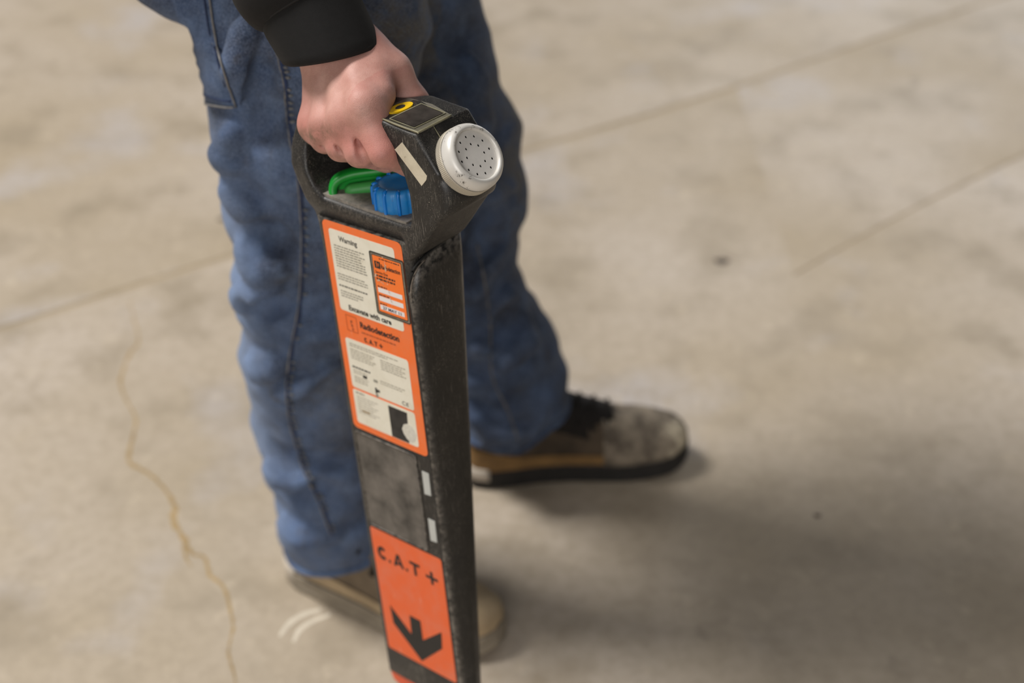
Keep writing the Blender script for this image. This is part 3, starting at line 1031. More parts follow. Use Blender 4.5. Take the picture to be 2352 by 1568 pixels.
yl = [(0.0440 + 0.0072 * math.cos(t), 0.0270 + 0.0135 * math.sin(t)) for t in np.linspace(0, 6.2832, 40, endpoint=False)]
btn = top_plate('push_button', yl, 0.0016, M['yellow'], det, 0.0016, label='yellow oval button')
top_plate('button_mark', [(0.0440 + 0.0029 * math.cos(t), 0.0270 + 0.0052 * math.sin(t)) for t in np.linspace(0, 6.2832, 24, endpoint=False)], 0.0020, M['ink'], btn, 0.0006)
V, Fc = tube(smooth_path([(0.083, 0.020, 0.6172), (0.0915, 0.019, 0.607), (0.099, 0.016, 0.5985), (0.104, 0.012, 0.591)], 16), 0.0004, 5)
mesh_obj('moulding_seam', V, Fc, M['bezel_edge'], det)

# blue knob on the pan
KC = np.array([0.0270, 0.0285, 0.5285])
KR, KH = 0.0245, 0.0235


def knob():
    rings = []
    N = 120
    for r, h in ((0.98, 0.0), (1.0, 0.001), (0.99, 0.0165), (0.965, 0.0205), (0.90, 0.0225), (0.80, 0.0232), (0.72, 0.0230), (0.68, 0.0222), (0.45, 0.0218), (0.2, 0.0220), (0.02, 0.0221)):
        ring = []
        for q in range(N):
            a = 2 * math.pi * q / N
            fl = 0.0
            if r > 0.69:
                fl = -0.0011 * max(0, math.cos(12 * a)) ** 6 * (1 if h < 0.021 else 0.4)
            rr = KR * r + fl
            ring.append((KC[0] + rr * math.cos(a), KC[1] + rr * math.sin(a), KC[2] + h))
        rings.append(ring)
    return loft(rings)


V, Fc = knob()
kn = fix_normals(mesh_obj('mode_knob', V, Fc, M['blue'], det, label='blue ribbed knob'))
for q in range(12):
    a = 2 * math.pi * (q + 0.3) / 12
    pts = [(KC[0] + r * KR * math.cos(a), KC[1] + r * KR * math.sin(a), KC[2] + h) for r, h in ((1.0, 0.0005), (1.01, 0.008), (1.01, 0.016), (0.985, 0.0205), (0.90, 0.0228), (0.78, 0.0232))]
    V, Fc = tube(smooth_path(pts, 14), [0.0016] * 9 + [0.0019, 0.0019, 0.0016, 0.0011, 0.0005], 8)
    mesh_obj('rib', V, Fc, M['blue_rib'], kn)

# green lever lying from the near left of the pan towards the knob
gp = smooth_path([(-0.0395, 0.0100, 0.5300), (-0.0405, 0.0120, 0.5385), (-0.0375, 0.0160, 0.5445), (-0.0300, 0.0250, 0.5478), (-0.0180, 0.0360, 0.5490), (-0.0060, 0.0460, 0.5490), (0.0020, 0.0520, 0.5470)], 34)
dirn = np.array([0.74, 0.67, 0.0])
side = np.array([0.67, -0.74, 0.0])
rings = []
for i, p in enumerate(gp):
    t = gp[min(i + 1, 33)] - gp[max(i - 1, 0)]
    t /= np.linalg.norm(t)
    nn = np.cross(side, t)
    w, hh = 0.0074, 0.0042
    rings.append([p + side * w * math.copysign(abs(math.cos(a)) ** 0.6, math.cos(a)) + nn * hh * math.copysign(abs(math.sin(a)) ** 0.7, math.sin(a)) for a in np.linspace(0, 2 * math.pi, 16, endpoint=False)])
V, Fc = loft(rings)
gl = fix_normals(mesh_obj('trigger_lever', V, Fc, M['green'], det, label='bright green curved lever'))
# web under the arch and the paler inner block
web = [np.asarray(p) for p in gp[4:32]]
V, Fc = [], []
for p in web:
    for s_ in (-0.004, -0.0005):
        V.append(p + side * s_)
        V.append(np.array([p[0], p[1], 0.5315]) + side * s_)
n = len(web)
for i in range(n - 1):
    a = 4 * i
    Fc += [(a, a + 1, a + 5, a + 4), (a + 2, a + 6, a + 7, a + 3), (a, a + 4, a + 6, a + 2)]
fix_normals(mesh_obj('lever_web', V, Fc, M['green'], gl, smooth=False))
gq = [np.array([-0.0310, 0.0165, 0.5345]), np.array([-0.0200, 0.0260, 0.5355]), np.array([-0.0080, 0.0365, 0.5365]), np.array([0.002, 0.0455, 0.5375])]
V, Fc = tube(smooth_path(gq, 14), [0.0030, 0.0052] + [0.0058] * 11 + [0.004], 12)
fix_normals(mesh_obj('lever_block', V, Fc, M['green_pale'], gl, label='paler worn green inner block'))

# ------------------------------------------------------------------ the person
BASE = np.array([-0.12, 1.46, 0.0])


def fine(a, b, f0, f1, coarse, step):
    return np.concatenate([np.arange(a, f0, coarse), np.arange(f0, f1, step), np.arange(f1, b + coarse, coarse)])


bx = fine(-0.46, 0.34, -0.235, 0.005, 0.012, 0.0016)
by = fine(1.02, 1.92, 1.035, 1.215, 0.013, 0.0016)
bz = fine(0.0, 1.86, 0.745, 0.935, 0.013, 0.0016)
fb = Field(bx, by, bz)
# hand, given in the locator's frame (u, y, v)
WR = np.array([-0.056, 0.048, 0.660])
fing = {
    'index': [(0.0240, 0.0050, 0.6265), (0.0450, -0.0040, 0.5945), (0.0520, 0.0170, 0.5775), (0.0490, 0.0400, 0.5800)],
    'middle': [(0.0030, 0.0020, 0.6130), (0.0195, -0.0065, 0.5900), (0.0250, 0.0180, 0.5750), (0.0230, 0.0410, 0.5790)],
    'ring': [(-0.0235, 0.0040, 0.6010), (-0.0060, -0.0040, 0.5885), (-0.0015, 0.0190, 0.5745), (-0.0020, 0.0420, 0.5790)],
    'little': [(-0.0475, 0.0110, 0.5945), (-0.0310, 0.0015, 0.5880), (-0.0270, 0.0200, 0.5765), (-0.0270, 0.0370, 0.5800)],
}
rad = {'index': (0.0138, 0.0124, 0.0100, 0.0086), 'middle': (0.0138, 0.0122, 0.0100, 0.0086), 'ring': (0.0132, 0.0116, 0.0096, 0.0082), 'little': (0.0124, 0.0104, 0.0086, 0.0074)}
wr = {'index': (-0.036, 0.050, 0.657), 'middle': (-0.046, 0.047, 0.658), 'ring': (-0.057, 0.046, 0.651), 'little': (-0.067, 0.048, 0.644)}
# forearm and palm first
for f_, w_ in wr.items():
    m_ = fing[f_][0]
    fb.cone(W(w_), 0.0168, W(m_), rad[f_][0] + 0.0010, 0.018)
# palm padding between the back of the hand and the grip
fb.cone(W((-0.034, 0.050, 0.652)), 0.018, W((0.012, 0.026, 0.634)), 0.010, 0.014)
fb.cone(W((-0.060, 0.046, 0.640)), 0.018, W((-0.036, 0.026, 0.622)), 0.010, 0.014)
# thumb: root, ball, two joints wrapped over the far side of the grip
th = [(-0.036, 0.056, 0.661), (0.0030, 0.0570, 0.6370), (0.0190, 0.0630, 0.6100), (0.0320, 0.0600, 0.5880)]
fb.chain([W(p) for p in th], [0.0200, 0.0165, 0.0128, 0.0098], 0.012)
fb.cone(W((-0.018, 0.050, 0.652)), 0.0185, W((0.022, 0.023, 0.6315)), 0.0130, 0.012)   # web between thumb and index finger
ELB = np.array([-0.29, 1.29, 1.08])
WRW = W(WR)
fb.chain([WRW, WRW + 0.12 * (ELB - WRW), WRW + 0.5 * (ELB - WRW), ELB], [0.0300, 0.0295, 0.038, 0.041], 0.014)
for f_ in fing:
    J = [W(p) for p in fing[f_]]
    R_ = rad[f_]
    fb.cone(J[0], R_[0], J[1], R_[1], 0.012)
for f_ in fing:
    J = [W(p) for p in fing[f_]]
    R_ = rad[f_]
    fb.cone(J[1], R_[1] * 0.98, J[2], R_[2], 0.0035)
    fb.cone(J[2], R_[2], J[3], R_[3], 0.0035)
# knuckle heads and tendons on the back of the hand
for f_ in ('index', 'middle', 'ring', 'little'):
    m_ = np.array(fing[f_][0])
    fb.ball(W(m_ + (-0.001, -0.0045, 0.0030)), (0.0090, 0.0090, 0.0090), 0.014)
    w_ = np.array(wr[f_])
    fb.cone(W(w_ + (0, -0.008, 0.0110)), 0.0030, W(m_ + (0, -0.005, 0.0090)), 0.0028, 0.016)
# creases where the fingers press together
fb.cone(W((0.0215, -0.0085, 0.6040)), 0.0016, W((0.0335, -0.0165, 0.5900)), 0.0042, 0.005, 'sub')
fb.cone(W((0.0335, -0.0165, 0.5900)), 0.0042, W((0.0390, -0.0120, 0.5800)), 0.0042, 0.005, 'sub')
fb.cone(W((-0.0020, -0.0110, 0.5950)), 0.0008, W((0.0075, -0.0150, 0.5860)), 0.0022, 0.005, 'sub')
fb.cone(W((-0.0260, -0.0060, 0.5920)), 0.0006, W((-0.0190, -0.0110, 0.5860)), 0.0018, 0.005, 'sub')
# the rest of the body under the clothes
SHR, SHL = np.array([-0.215, 1.325, 1.42]), np.array([-0.175, 1.640, 1.42])
HPR, HPL = np.array([-0.20, 1.395, 0.92]), np.array([-0.165, 1.555, 0.92])
fb.chain([ELB, SHR], [0.044, 0.056], 0.02)
ELL, WRL = np.array([-0.20, 1.73, 1.13]), np.array([-0.02, 1.745, 0.99])
fb.chain([SHL, ELL, WRL], [0.056, 0.042, 0.029], 0.02)
fb.ball(WRL + (0.06, 0, -0.045), (0.05, 0.022, 0.04), 0.02)
for q in range(4):
    b0 = WRL + (0.09, 0, -0.055 - 0.018 * q)
    fb.chain([b0, b0 + (0.028, -0.006, -0.018), b0 + (0.030, -0.018, -0.042)], [0.014, 0.0125, 0.011], 0.006)
fb.chain([WRL + (0.04, -0.01, -0.02), WRL + (0.09, -0.03, -0.04), WRL + (0.12, -0.035, -0.055)], [0.016, 0.014, 0.012], 0.01)
PEL = (HPR + HPL) / 2
CHE = (SHR + SHL) / 2
fb.ball(PEL + (0, 0, 0.03), (0.115, 0.165, 0.13), 0.05)
fb.ball((PEL + CHE) / 2 + (0.01, 0, 0), (0.115, 0.150, 0.22), 0.06)
fb.ball(CHE + (0.0, 0, -0.08), (0.120, 0.170, 0.17), 0.06)
fb.cone(SHR, 0.055, SHL, 0.055, 0.05)
HD = CHE + (0.055, -0.01, 0.255)
fb.cone(CHE + (0.0, 0, 0.03), 0.062, HD + (-0.02, 0, -0.06), 0.055, 0.03)
fb.ball(HD + (0, 0, 0.03), (0.098, 0.076, 0.105), 0.02)
fb.ball(HD + (0.035, 0, -0.055), (0.058, 0.056, 0.065), 0.03)
fb.cone(HD + (0.094, 0, 0.025), 0.010, HD + (0.112, 0, -0.012), 0.015, 0.012)
for s_ in (-1, 1):
    fb.ball(HD + (-0.005, s_ * 0.078, 0.0), (0.024, 0.012, 0.034), 0.01)
    fb.ball(HD + (0.096, s_ * 0.032, 0.028), (0.014, 0.016, 0.010), 0.008, op='sub')
    fb.ball(HD + (0.084, s_ * 0.032, 0.028), (0.012, 0.012, 0.012), 0.004)
fb.cone(HD + (0.090, -0.022, -0.050), 0.006, HD + (0.090, 0.022, -0.050), 0.006, 0.008)
fb.cone(HD + (0.098, -0.020, -0.057), 0.003, HD + (0.098, 0.020, -0.057), 0.003, 0.004, 'sub')
# legs (inside the jeans) and feet (inside the shoes)
KNR, ANR = np.array([-0.225, 1.365, 0.50]), np.array([-0.238, 1.368, 0.10])
KNL, ANL = np.array([-0.075, 1.565, 0.49]), np.array([0.000, 1.600, 0.10])
for hp, kn_, an, toe in ((HPR, KNR, ANR, (-0.10, 1.289, 0.040)), (HPL, KNL, ANL, (0.16, 1.626, 0.040))):
    fb.chain([hp, kn_, an, (an[0], an[1], 0.055)], [0.082, 0.056, 0.032, 0.028], 0.03)
    fb.cone((an[0], an[1], 0.055), 0.026, toe, 0.012, 0.01)
V, Fc = fb.surface()
person = mesh_obj('person', V, Fc, M['skin'], None, base=BASE)
person.location = BASE
tag(person, 'person in blue jeans and black sleeve walking with a cable locator in the right hand', 'person')
# dirt along the knuckles, painted crease shade and redness, as attributes of the skin
L = (V - TL) @ A
kn_l = np.exp(-((L[:, 2] - 0.609 - 0.35 * L[:, 0]) / 0.009) ** 2) * np.exp(-((L[:, 0] + 0.025) / 0.034) ** 2)
crease_shade = np.exp(-(((L[:, 0] - 0.036) / 0.009) ** 2 + ((L[:, 2] - 0.632) / 0.009) ** 2)) * 0.3  # shade of the thumb web crease, painted into the skin colour
tips = np.clip((0.600 - L[:, 2]) / 0.04, 0, 0.45)
dirt = np.clip(kn_l * 0.9 + crease_shade + tips, 0, 1) * (np.abs(L[:, 1]) < 0.2)
red = np.clip(0.8 * np.exp(-((L[:, 2] - 0.60) / 0.02) ** 2) + 0.5 * np.exp(-((L[:, 2] - 0.675) / 0.014) ** 2) + 0.5 * (L[:, 0] > 0.02) * np.exp(-((L[:, 2] - 0.655) / 0.02) ** 2), 0, 1)
for nm, arr in (('dirt', dirt), ('red', red)):
    at_ = person.data.attributes.new(nm, 'FLOAT', 'POINT')
    at_.data.foreach_set('value', arr.astype(np.float32))


def worn(name, V, Fc, mat, parent=person, **kw):
    return mesh_obj(name, V, Fc, mat, parent, base=BASE if parent is person or parent.parent is person else BASE, **kw)


# fingernail of the index finger side is hidden; thumb nail sits on the far side
# hair
fh = Field(np.arange(HD[0] - 0.13, HD[0] + 0.12, 0.005), np.arange(HD[1] - 0.1, HD[1] + 0.1, 0.005), np.arange(HD[2] - 0.08, HD[2] + 0.16, 0.005))
fh.ball(HD + (-0.012, 0, 0.040), (0.102, 0.083, 0.106), 0.01)
fh.ball(HD + (0.085, 0, -0.02), (0.075, 0.1, 0.10), 0.015, op='sub')
V, Fc = fh.surface()
worn('hair', V, Fc, M['hairm'])

# jeans -----------------------------------------------------------
fj = Field(np.arange(-0.44, 0.13, 0.004), np.arange(1.22, 1.74, 0.004), np.arange(0.045, 1.02, 0.004))
NL = [(-0.210, 1.400, 0.96), (-0.205, 1.385, 0.86), (-0.205, 1.375, 0.78), (-0.212, 1.370, 0.68), (-0.224, 1.366, 0.58), (-0.230, 1.366, 0.48), (-0.238, 1.370, 0.38), (-0.238, 1.372, 0.28), (-0.232, 1.372, 0.20), (-0.222, 1.370, 0.12), (-0.220, 1.370, 0.066)]
NR = [0.125, 0.125, 0.118, 0.104, 0.088, 0.084, 0.082, 0.078, 0.074, 0.072, 0.072]
FL = [(-0.170, 1.555, 0.96), (-0.165, 1.555, 0.86), (-0.155, 1.558, 0.76), (-0.122, 1.560, 0.65), (-0.085, 1.562, 0.56), (-0.072, 1.565, 0.48), (-0.074, 1.570, 0.40), (-0.058, 1.575, 0.32), (-0.028, 1.584, 0.24), (-0.004, 1.592, 0.16), (0.000, 1.594, 0.075)]
FR = [0.120, 0.118, 0.108, 0.100, 0.092, 0.088, 0.076, 0.076, 0.080, 0.078, 0.074]
fj.chain(FL, FR, 0.012)
f2 = Field(*fj.ax)
f2.chain(NL, NR, 0.012)
# seat and rear pocket bulge
f2.ball((-0.265, 1.43, 0.89), (0.125, 0.13, 0.12), 0.03)
f2.ball((-0.308, 1.380, 0.846), (0.077, 0.08, 0.062), 0.010)


def ridge(field, pts, r, k=0.011, op='add'):
    # lay the fold on the cloth: slide every point along the field's gradient to the surface
    P = []
    for p in smooth_path(pts, 5 * len(pts)):
        for _ in range(4):
            i = [int(np.clip(np.searchsorted(field.ax[a], p[a]), 2, len(field.ax[a]) - 3)) for a in range(3)]
            d = float(field.F[tuple(i)])
            if d > 0.2:
                break
            g = np.array([field.F[tuple(i[b] + (b == a) * 2 for b in range(3))] - field.F[tuple(i[b] - (b == a) * 2 for b in range(3))] for a in range(3)], float)
            g /= np.linalg.norm(g) + 1e-9
            p = p - g * (d - (-0.05 if op == 'add' else 0.15) * r)
        if d < 0.2:
            P.append(p)
    if len(P) < 3:
        return
    w = np.sin(np.linspace(0.12, 0.88, len(P)) * math.pi)
    field.chain(P, list(r * (0.50 + 0.92 * w)), k, op)


def onleg(px, py, Y):
    return at(px, py, Y)


# folds on the near leg, back of knee and calf
for pts, Y, r in (
    ([(505, 378), (535, 352), (566, 296)], 1.298, 0.010),
    ([(526, 415), (560, 455), (600, 492)], 1.295, 0.010),
    ([(548, 572), (600, 626), (648, 592)], 1.290, 0.010),
    ([(545, 700), (585, 660), (640, 640)], 1.296, 0.008),
    ([(560, 838), (600, 840), (650, 826)], 1.294, 0.007),
    ([(650, 896), (710, 884), (790, 850)], 1.287, 0.008),
    ([(606, 1088), (640, 1104), (676, 1116), (705, 1090)], 1.302, 0.010),
    ([(625, 1215), (690, 1230), (770, 1215)], 1.304, 0.006),
    ([(590, 20), (560, 120), (590, 260)], 1.272, 0.008),
):
    ridge(f2, [onleg(x, y, Y) for x, y in pts], r)
for pts, Y, r in (
    ([(600, 150), (612, 260), (590, 340)], 1.262, 0.010),
    ([(560, 690), (600, 700), (640, 690)], 1.286, 0.009),
    ([(590, 1060), (660, 1075), (730, 1062), (800, 1080)], 1.288, 0.009),
    ([(640, 1140), (690, 1140), (760, 1120)], 1.292, 0.006),
    ([(580, 560), (610, 545), (660, 560)], 1.278, 0.009),
    ([(660, 930), (720, 920), (800, 890)], 1.278, 0.007),
):
    ridge(f2, [onleg(x, y, Y) for x, y in pts], r, 0.012, 'sub')
# folds on the far leg
for pts, Y, r in (
    ([(1100, 420), (1150, 452), (1205, 440)], 1.495, 0.012),
    ([(1075, 690), (1120, 610), (1170, 540)], 1.495, 0.009),
    ([(1100, 800), (1170, 720), (1210, 690)], 1.500, 0.010),
    ([(1140, 850), (1220, 790), (1250, 745)], 1.508, 0.012),
    ([(1075, 940), (1130, 1000), (1220, 990)], 1.512, 0.009),
    ([(1100, 1020), (1180, 1010), (1260, 960)], 1.515, 0.007),
    ([(1080, 130), (1110, 190), (1130, 300)], 1.49, 0.010),
):
    ridge(fj, [onleg(x, y, Y) for x, y in pts], r)
for pts, Y, r in (
    ([(1080, 500), (1140, 490), (1195, 482)], 1.490, 0.013),
    ([(1090, 770), (1160, 770), (1225, 715)], 1.495, 0.010),
    ([(1080, 855), (1160, 860), (1260, 850)], 1.50, 0.009),
    ([(1080, 600), (1110, 560), (1150, 530)], 1.482, 0.010),
):
    ridge(fj, [onleg(x, y, Y) for x, y in pts], r, 0.014, 'sub')
G = np.meshgrid(*fj.ax, indexing='ij', sparse=True)
fj.F = smin(fj.F, f2.F, 0.02)
wv = waves(G, 7, 34, 11, (1, 1, 1.5)) * 0.0040 + waves(G, 7, 90, 12, (1, 1, 1.6)) * 0.0022
lowz = np.clip((0.32 - G[2]) / 0.2, 0, 1)
wv = wv + lowz * waves(G, 5, 85, 13, (0.3, 0.3, 1.2)) * 0.0022
fj.F = (fj.F + wv).astype(np.float32)
# hems: near leg tilted, far leg tilted
X, Y, Z = G
near = Y < 1.47
hem = np.where(near, 0.082 + 0.30 * (X + 0.22) + 0.0 * Y, 0.094 + 0.6 * np.maximum(0, X - 0.015))
fj.F = np.maximum(fj.F, (hem - Z)).astype(np.float32)
V, Fc = fj.surface()
jeans = worn('jeans', V, Fc, M['denim'])
dirt = np.zeros(len(V))
nl = V[:, 1] < 1.475
dirt += np.clip((V[:, 0] + 0.20) / 0.08, 0, 1) * np.clip((V[:, 2] - 0.58) / 0.1, 0, 1) * nl
dirt += np.clip((V[:, 0] + 0.05) / 0.06, 0, 1) * np.exp(-((V[:, 2] - 0.57) / 0.13) ** 2) * ~nl * 0.9
dirt += 0.55 * np.exp(-((V[:, 0] + 0.19) / 0.04) ** 2 - ((V[:, 2] - 0.36) / 0.05) ** 2) * nl
dirt += 0.18
dirt += 0.35 * np.clip((0.15 - V[:, 2]) / 0.1, 0, 1)
back_pale = np.zeros(len(V))
back_pale += np.clip((-0.262 - V[:, 0]) / 0.05, 0, 1) * np.clip((0.72 - V[:, 2]) / 0.15, 0, 1) * np.clip((V[:, 2] - 0.02) / 0.1, 0, 1) * nl * 0.8  # near leg gets paler towards its back edge
for nm, arr in (('dirt', np.clip(dirt, 0, 1)), ('back_pale', np.clip(back_pale, 0, 1))):
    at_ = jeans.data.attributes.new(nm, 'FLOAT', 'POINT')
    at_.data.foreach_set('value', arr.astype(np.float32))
bvh = BVHTree.FromPolygons([Vector(p) for p in V], [tuple(int(i) for i in f) for f in Fc])


def on_jeans(px, py, lift=0.001):
    o_ = Vector((0, 0, CAM_H))
    d = Vector(ray(px, py)).normalized()
    h = bvh.ray_cast(o_, d)
    if h[0] is None:
        return None
    return np.array(h[0] + h[1] * lift), np.array(h[1])


def seam(name, px, r, mat, n=60, lift=0.0008, parent=jeans, pucker=0.0, kind=None):
    P = smooth_path([(x, y) for x, y in px], n)
    pts, rr = [], []
    for i, q in enumerate(P):
        h = on_jeans(q[0], q[1], lift)
        if h is not None:
            pts.append(h[0])
            rr.append(r * (1 + pucker * (math.sin(i * 2.1) + 0.6 * math.sin(i * 0.9))))
    if len(pts) < 3:
        return None
    V, Fc = tube(pts, rr, 7)
    return worn(name, V, Fc, mat, parent)


outseam = [(612, 20), (640, 120), (658, 200), (668, 300), (690, 430), (697, 560), (690, 700), (672, 800), (662, 880), (668, 960), (690, 1040), (706, 1090), (735, 1150), (765, 1230)]
seam('side_seam', outseam, 0.0020, M['denim_dark'], 90, 0.0, pucker=0.3)
seam('side_seam', [(x - 5, y) for x, y in outseam], 0.0008, M['stitch'], 90, 0.0007, pucker=0.5)
seam('side_seam', [(1096, 560), (1112, 640), (1126, 740), (1130, 860), (1165, 940), (1190, 1010)], 0.0012, M['stitch'], 40, 0.0, pucker=0.3)


def puckers(px, n, half, parent, side_px):
    V, Fc = [], []
    for q in smooth_path(px, n)[1:-1]:
        if random.random() < 0.2:
            continue
        a = on_jeans(q[0] + 2, q[1], 0.0006)
        b = on_jeans(q[0] + side_px * random.uniform(0.7, 1.1), q[1] + random.uniform(-2, 4), 0.0010)
        if a is None or b is None or np.linalg.norm(a[0] - b[0]) > 0.02:
            continue
        v, f = tube([a[0], (a[0] + b[0]) / 2 + a[1] * 0.0008, b[0]], [half * 0.6, half, half * 0.4], 6)
        o_ = len(V)
        V += v
        Fc += [tuple(i + o_ for i in g) for g in f]
    return worn('seam_pucker', V, Fc, plain('faded_pucker', srgb(112, 112, 112), 0.9, var=0.35, scale=90), parent, kind='stuff')


puckers(outseam, 84, 0.0017, jeans, 14)
puckers([(478, 4), (486, 60), (496, 110), (508, 165), (520, 200), (532, 232)], 26, 0.0013, jeans, -9)


# rear pocket: a patch lying on the jeans, with a rolled edge
def patch(px_poly, name, mat, th=0.004):
    n = 14
    rows = []
    L_, R_ = px_poly
    Lp, Rp = smooth_path(L_, n), smooth_path(R_, n)
    for a, b in zip(Lp, Rp):
        row = []
        for s_ in np.linspace(0, 1, 12):
            q = a + (b - a) * s_
            h = on_jeans(q[0], q[1], th * (0.35 + 0.65 * min(1, 4 * min(s_ + 0.25, 1 - s_))))
            row.append(None if h is None else h[0])
        # fill misses at the silhouette by extrapolating
        good = [i for i, r in enumerate(row) if r is not None]
        if not good:
            continue
        for i in range(len(row)):
            if row[i] is None:
                j = min(good, key=lambda g: abs(g - i))
                row[i] = row[j] + np.array([-0.002, 0.012, 0]) * abs(i - j)
        rows.append(row)
    return rows


rows = patch(([(395, -30), (412, 50), (432, 110), (458, 165), (466, 236)], [(480, -30), (498, 90), (516, 160), (530, 205), (545, 246)]), 'rear_pocket', None)
V, Fc = loft(rows, closed=False, cap0=False, cap1=False)
pk = fix_normals(worn('rear_pocket', V, Fc, M['denim']))
sd = pk.modifiers.new('cloth', 'SOLIDIFY')
sd.thickness = 0.003
sd.offset = -1
for o_, ins, m_, r_ in (('edge', 1.0, M['stitch'], 0.0011), ('stitch', 0.86, M['denim_dark'], 0.0010)):
    line = [np.asarray(r[0]) + (np.asarray(r[-1]) - np.asarray(r[0])) * ins for r in rows]
    lb = rows[-1] if ins == 1.0 else rows[-2]
    line = line[:-1] + [np.asarray(p) for p in lb[::-1][(0 if ins == 1.0 else 1):]]
    line = [p + np.array([0.0, -0.0012, 0.0008]) for p in line]
    V, Fc = tube(line, r_, 6)
    worn('pocket_' + o_, V, Fc, m_, jeans)

# hem bands
for c, r, slope, name in (((-0.220, 1.370, 0.082), 0.0755, 0.30, 'near'), ((0.000, 1.594, 0.094), 0.0775, 0.6, 'far')):
    P = []
    for a in np.linspace(0, 2 * math.pi, 49):
        z = c[2] + slope * r * (math.cos(a) if name == 'near' else max(0, math.cos(a) - 0.2))
        q = Vector((c[0] + 0.2 * math.cos(a), c[1] + 0.2 * math.sin(a), z + 0.004))
        h = bvh.ray_cast(q, Vector((-math.cos(a), -math.sin(a), 0)))
        P.append(np.array(h[0]) if h[0] is not None else np.array([c[0] + r * math.cos(a), c[1] + r * math.sin(a), z + 0.004]))
    V, Fc = tube(P, 0.0045, 8)
    worn('hem', V, Fc, M['denim'], jeans)

# jacket ------------------------------------------------------------
ax = (ELB - WRW) / np.linalg.norm(ELB - WRW)
fk = Field(np.arange(-0.48, 0.22, 0.005), np.arange(1.05, 1.84, 0.005), np.arange(0.86, 1.58, 0.005))
CE = W((-0.0395, 0.0330, 0.6540))          # centre of the cuff's open end
S0 = CE + ax * 0.045
fk.chain([S0, S0 + ax * 0.03, S0 + ax * 0.10, ELB, (ELB + SHR) / 2, SHR], [0.0405, 0.0475, 0.054, 0.058, 0.062, 0.074], 0.02)
fk.chain([SHL, ELL, WRL + (ELL - WRL) * 0.1], [0.074, 0.058, 0.044], 0.02)
fk.ball(PEL + (0.005, 0, 0.05), (0.150, 0.190, 0.16), 0.05)
fk.ball(PEL + (-0.085, -0.045, 0.02), (0.165, 0.165, 0.15), 0.05)
fk.ball((PEL + CHE) / 2 + (0.015, 0, 0), (0.148, 0.185, 0.24), 0.06)
fk.ball(CHE + (0.005, 0, -0.08), (0.150, 0.195, 0.19), 0.06)
fk.cone(SHR, 0.07, SHL, 0.07, 0.05)
G = np.meshgrid(*fk.ax, indexing='ij', sparse=True)
fk.F = (fk.F + waves(G, 8, 48, 31, (1, 1, 1.4)) * 0.003).astype(np.float32)
pl = (G[0] - S0[0]) * ax[0] + (G[1] - S0[1]) * ax[1] + (G[2] - S0[2]) * ax[2]
nearw = ((G[0] - S0[0]) ** 2 + (G[1] - S0[1]) ** 2 + (G[2] - S0[2]) ** 2) < 0.12 ** 2
fk.F = np.where(nearw, smax(fk.F, -pl - 0.004, 0.010), fk.F)
fk.F = np.maximum(fk.F, 0.90 - G[2] + 0 * G[0] - np.where(nearw, 1.0, 0)).astype(np.float32)
V, Fc = fk.surface()
jacket = worn('jacket', V, Fc, M['knit'])
# ribbed cuff: hollow tube with real ribs and a turned edge
ref = np.array([0.77, -0.63, 0.1])
e1 = ref - ax * (ref @ ax)
e1 /= np.linalg.norm(e1)
e2 = np.cross(ax, e1)
rings = []
NC = 160
for r, h in ((0.0335, 0.012), (0.0345, 0.003), (0.0362, 0.0), (0.0378, 0.002), (0.0385, 0.008), (0.0392, 0.020), (0.0398, 0.034), (0.0395, 0.044), (0.0380, 0.050), (0.034, 0.052)):
    ring = []
    for q in range(NC):
        a = 2 * math.pi * q / NC
        rr = r + 0.0006 * math.sin(3 * a + 1) + 0.0003 * math.sin(7 * a)
        tilt_ = -0.026 * math.cos(a) * max(0, 1 - h / 0.05)      # the edge dips on the thumb side
        ring.append(CE + e1 * rr * 1.08 * math.cos(a) + e2 * rr * 1.12 * math.sin(a) + ax * (h + tilt_ * 0.6))
    rings.append(ring)
V, Fc = loft(rings, cap0=False, cap1=False)
cuff = fix_normals(worn('cuff', V, Fc, M['rib'], jacket))
V, Fc = tube([CE + e1 * 0.0398 * 1.08 * math.cos(a) + e2 * 0.0398 * 1.12 * math.sin(a) + ax * 0.046 for a in np.linspace(0, 2 * math.pi, 60)], 0.0011, 6)
worn('cuff_seam', V, Fc, plain('seam_black', srgb(30, 28, 28), 0.9), cuff)


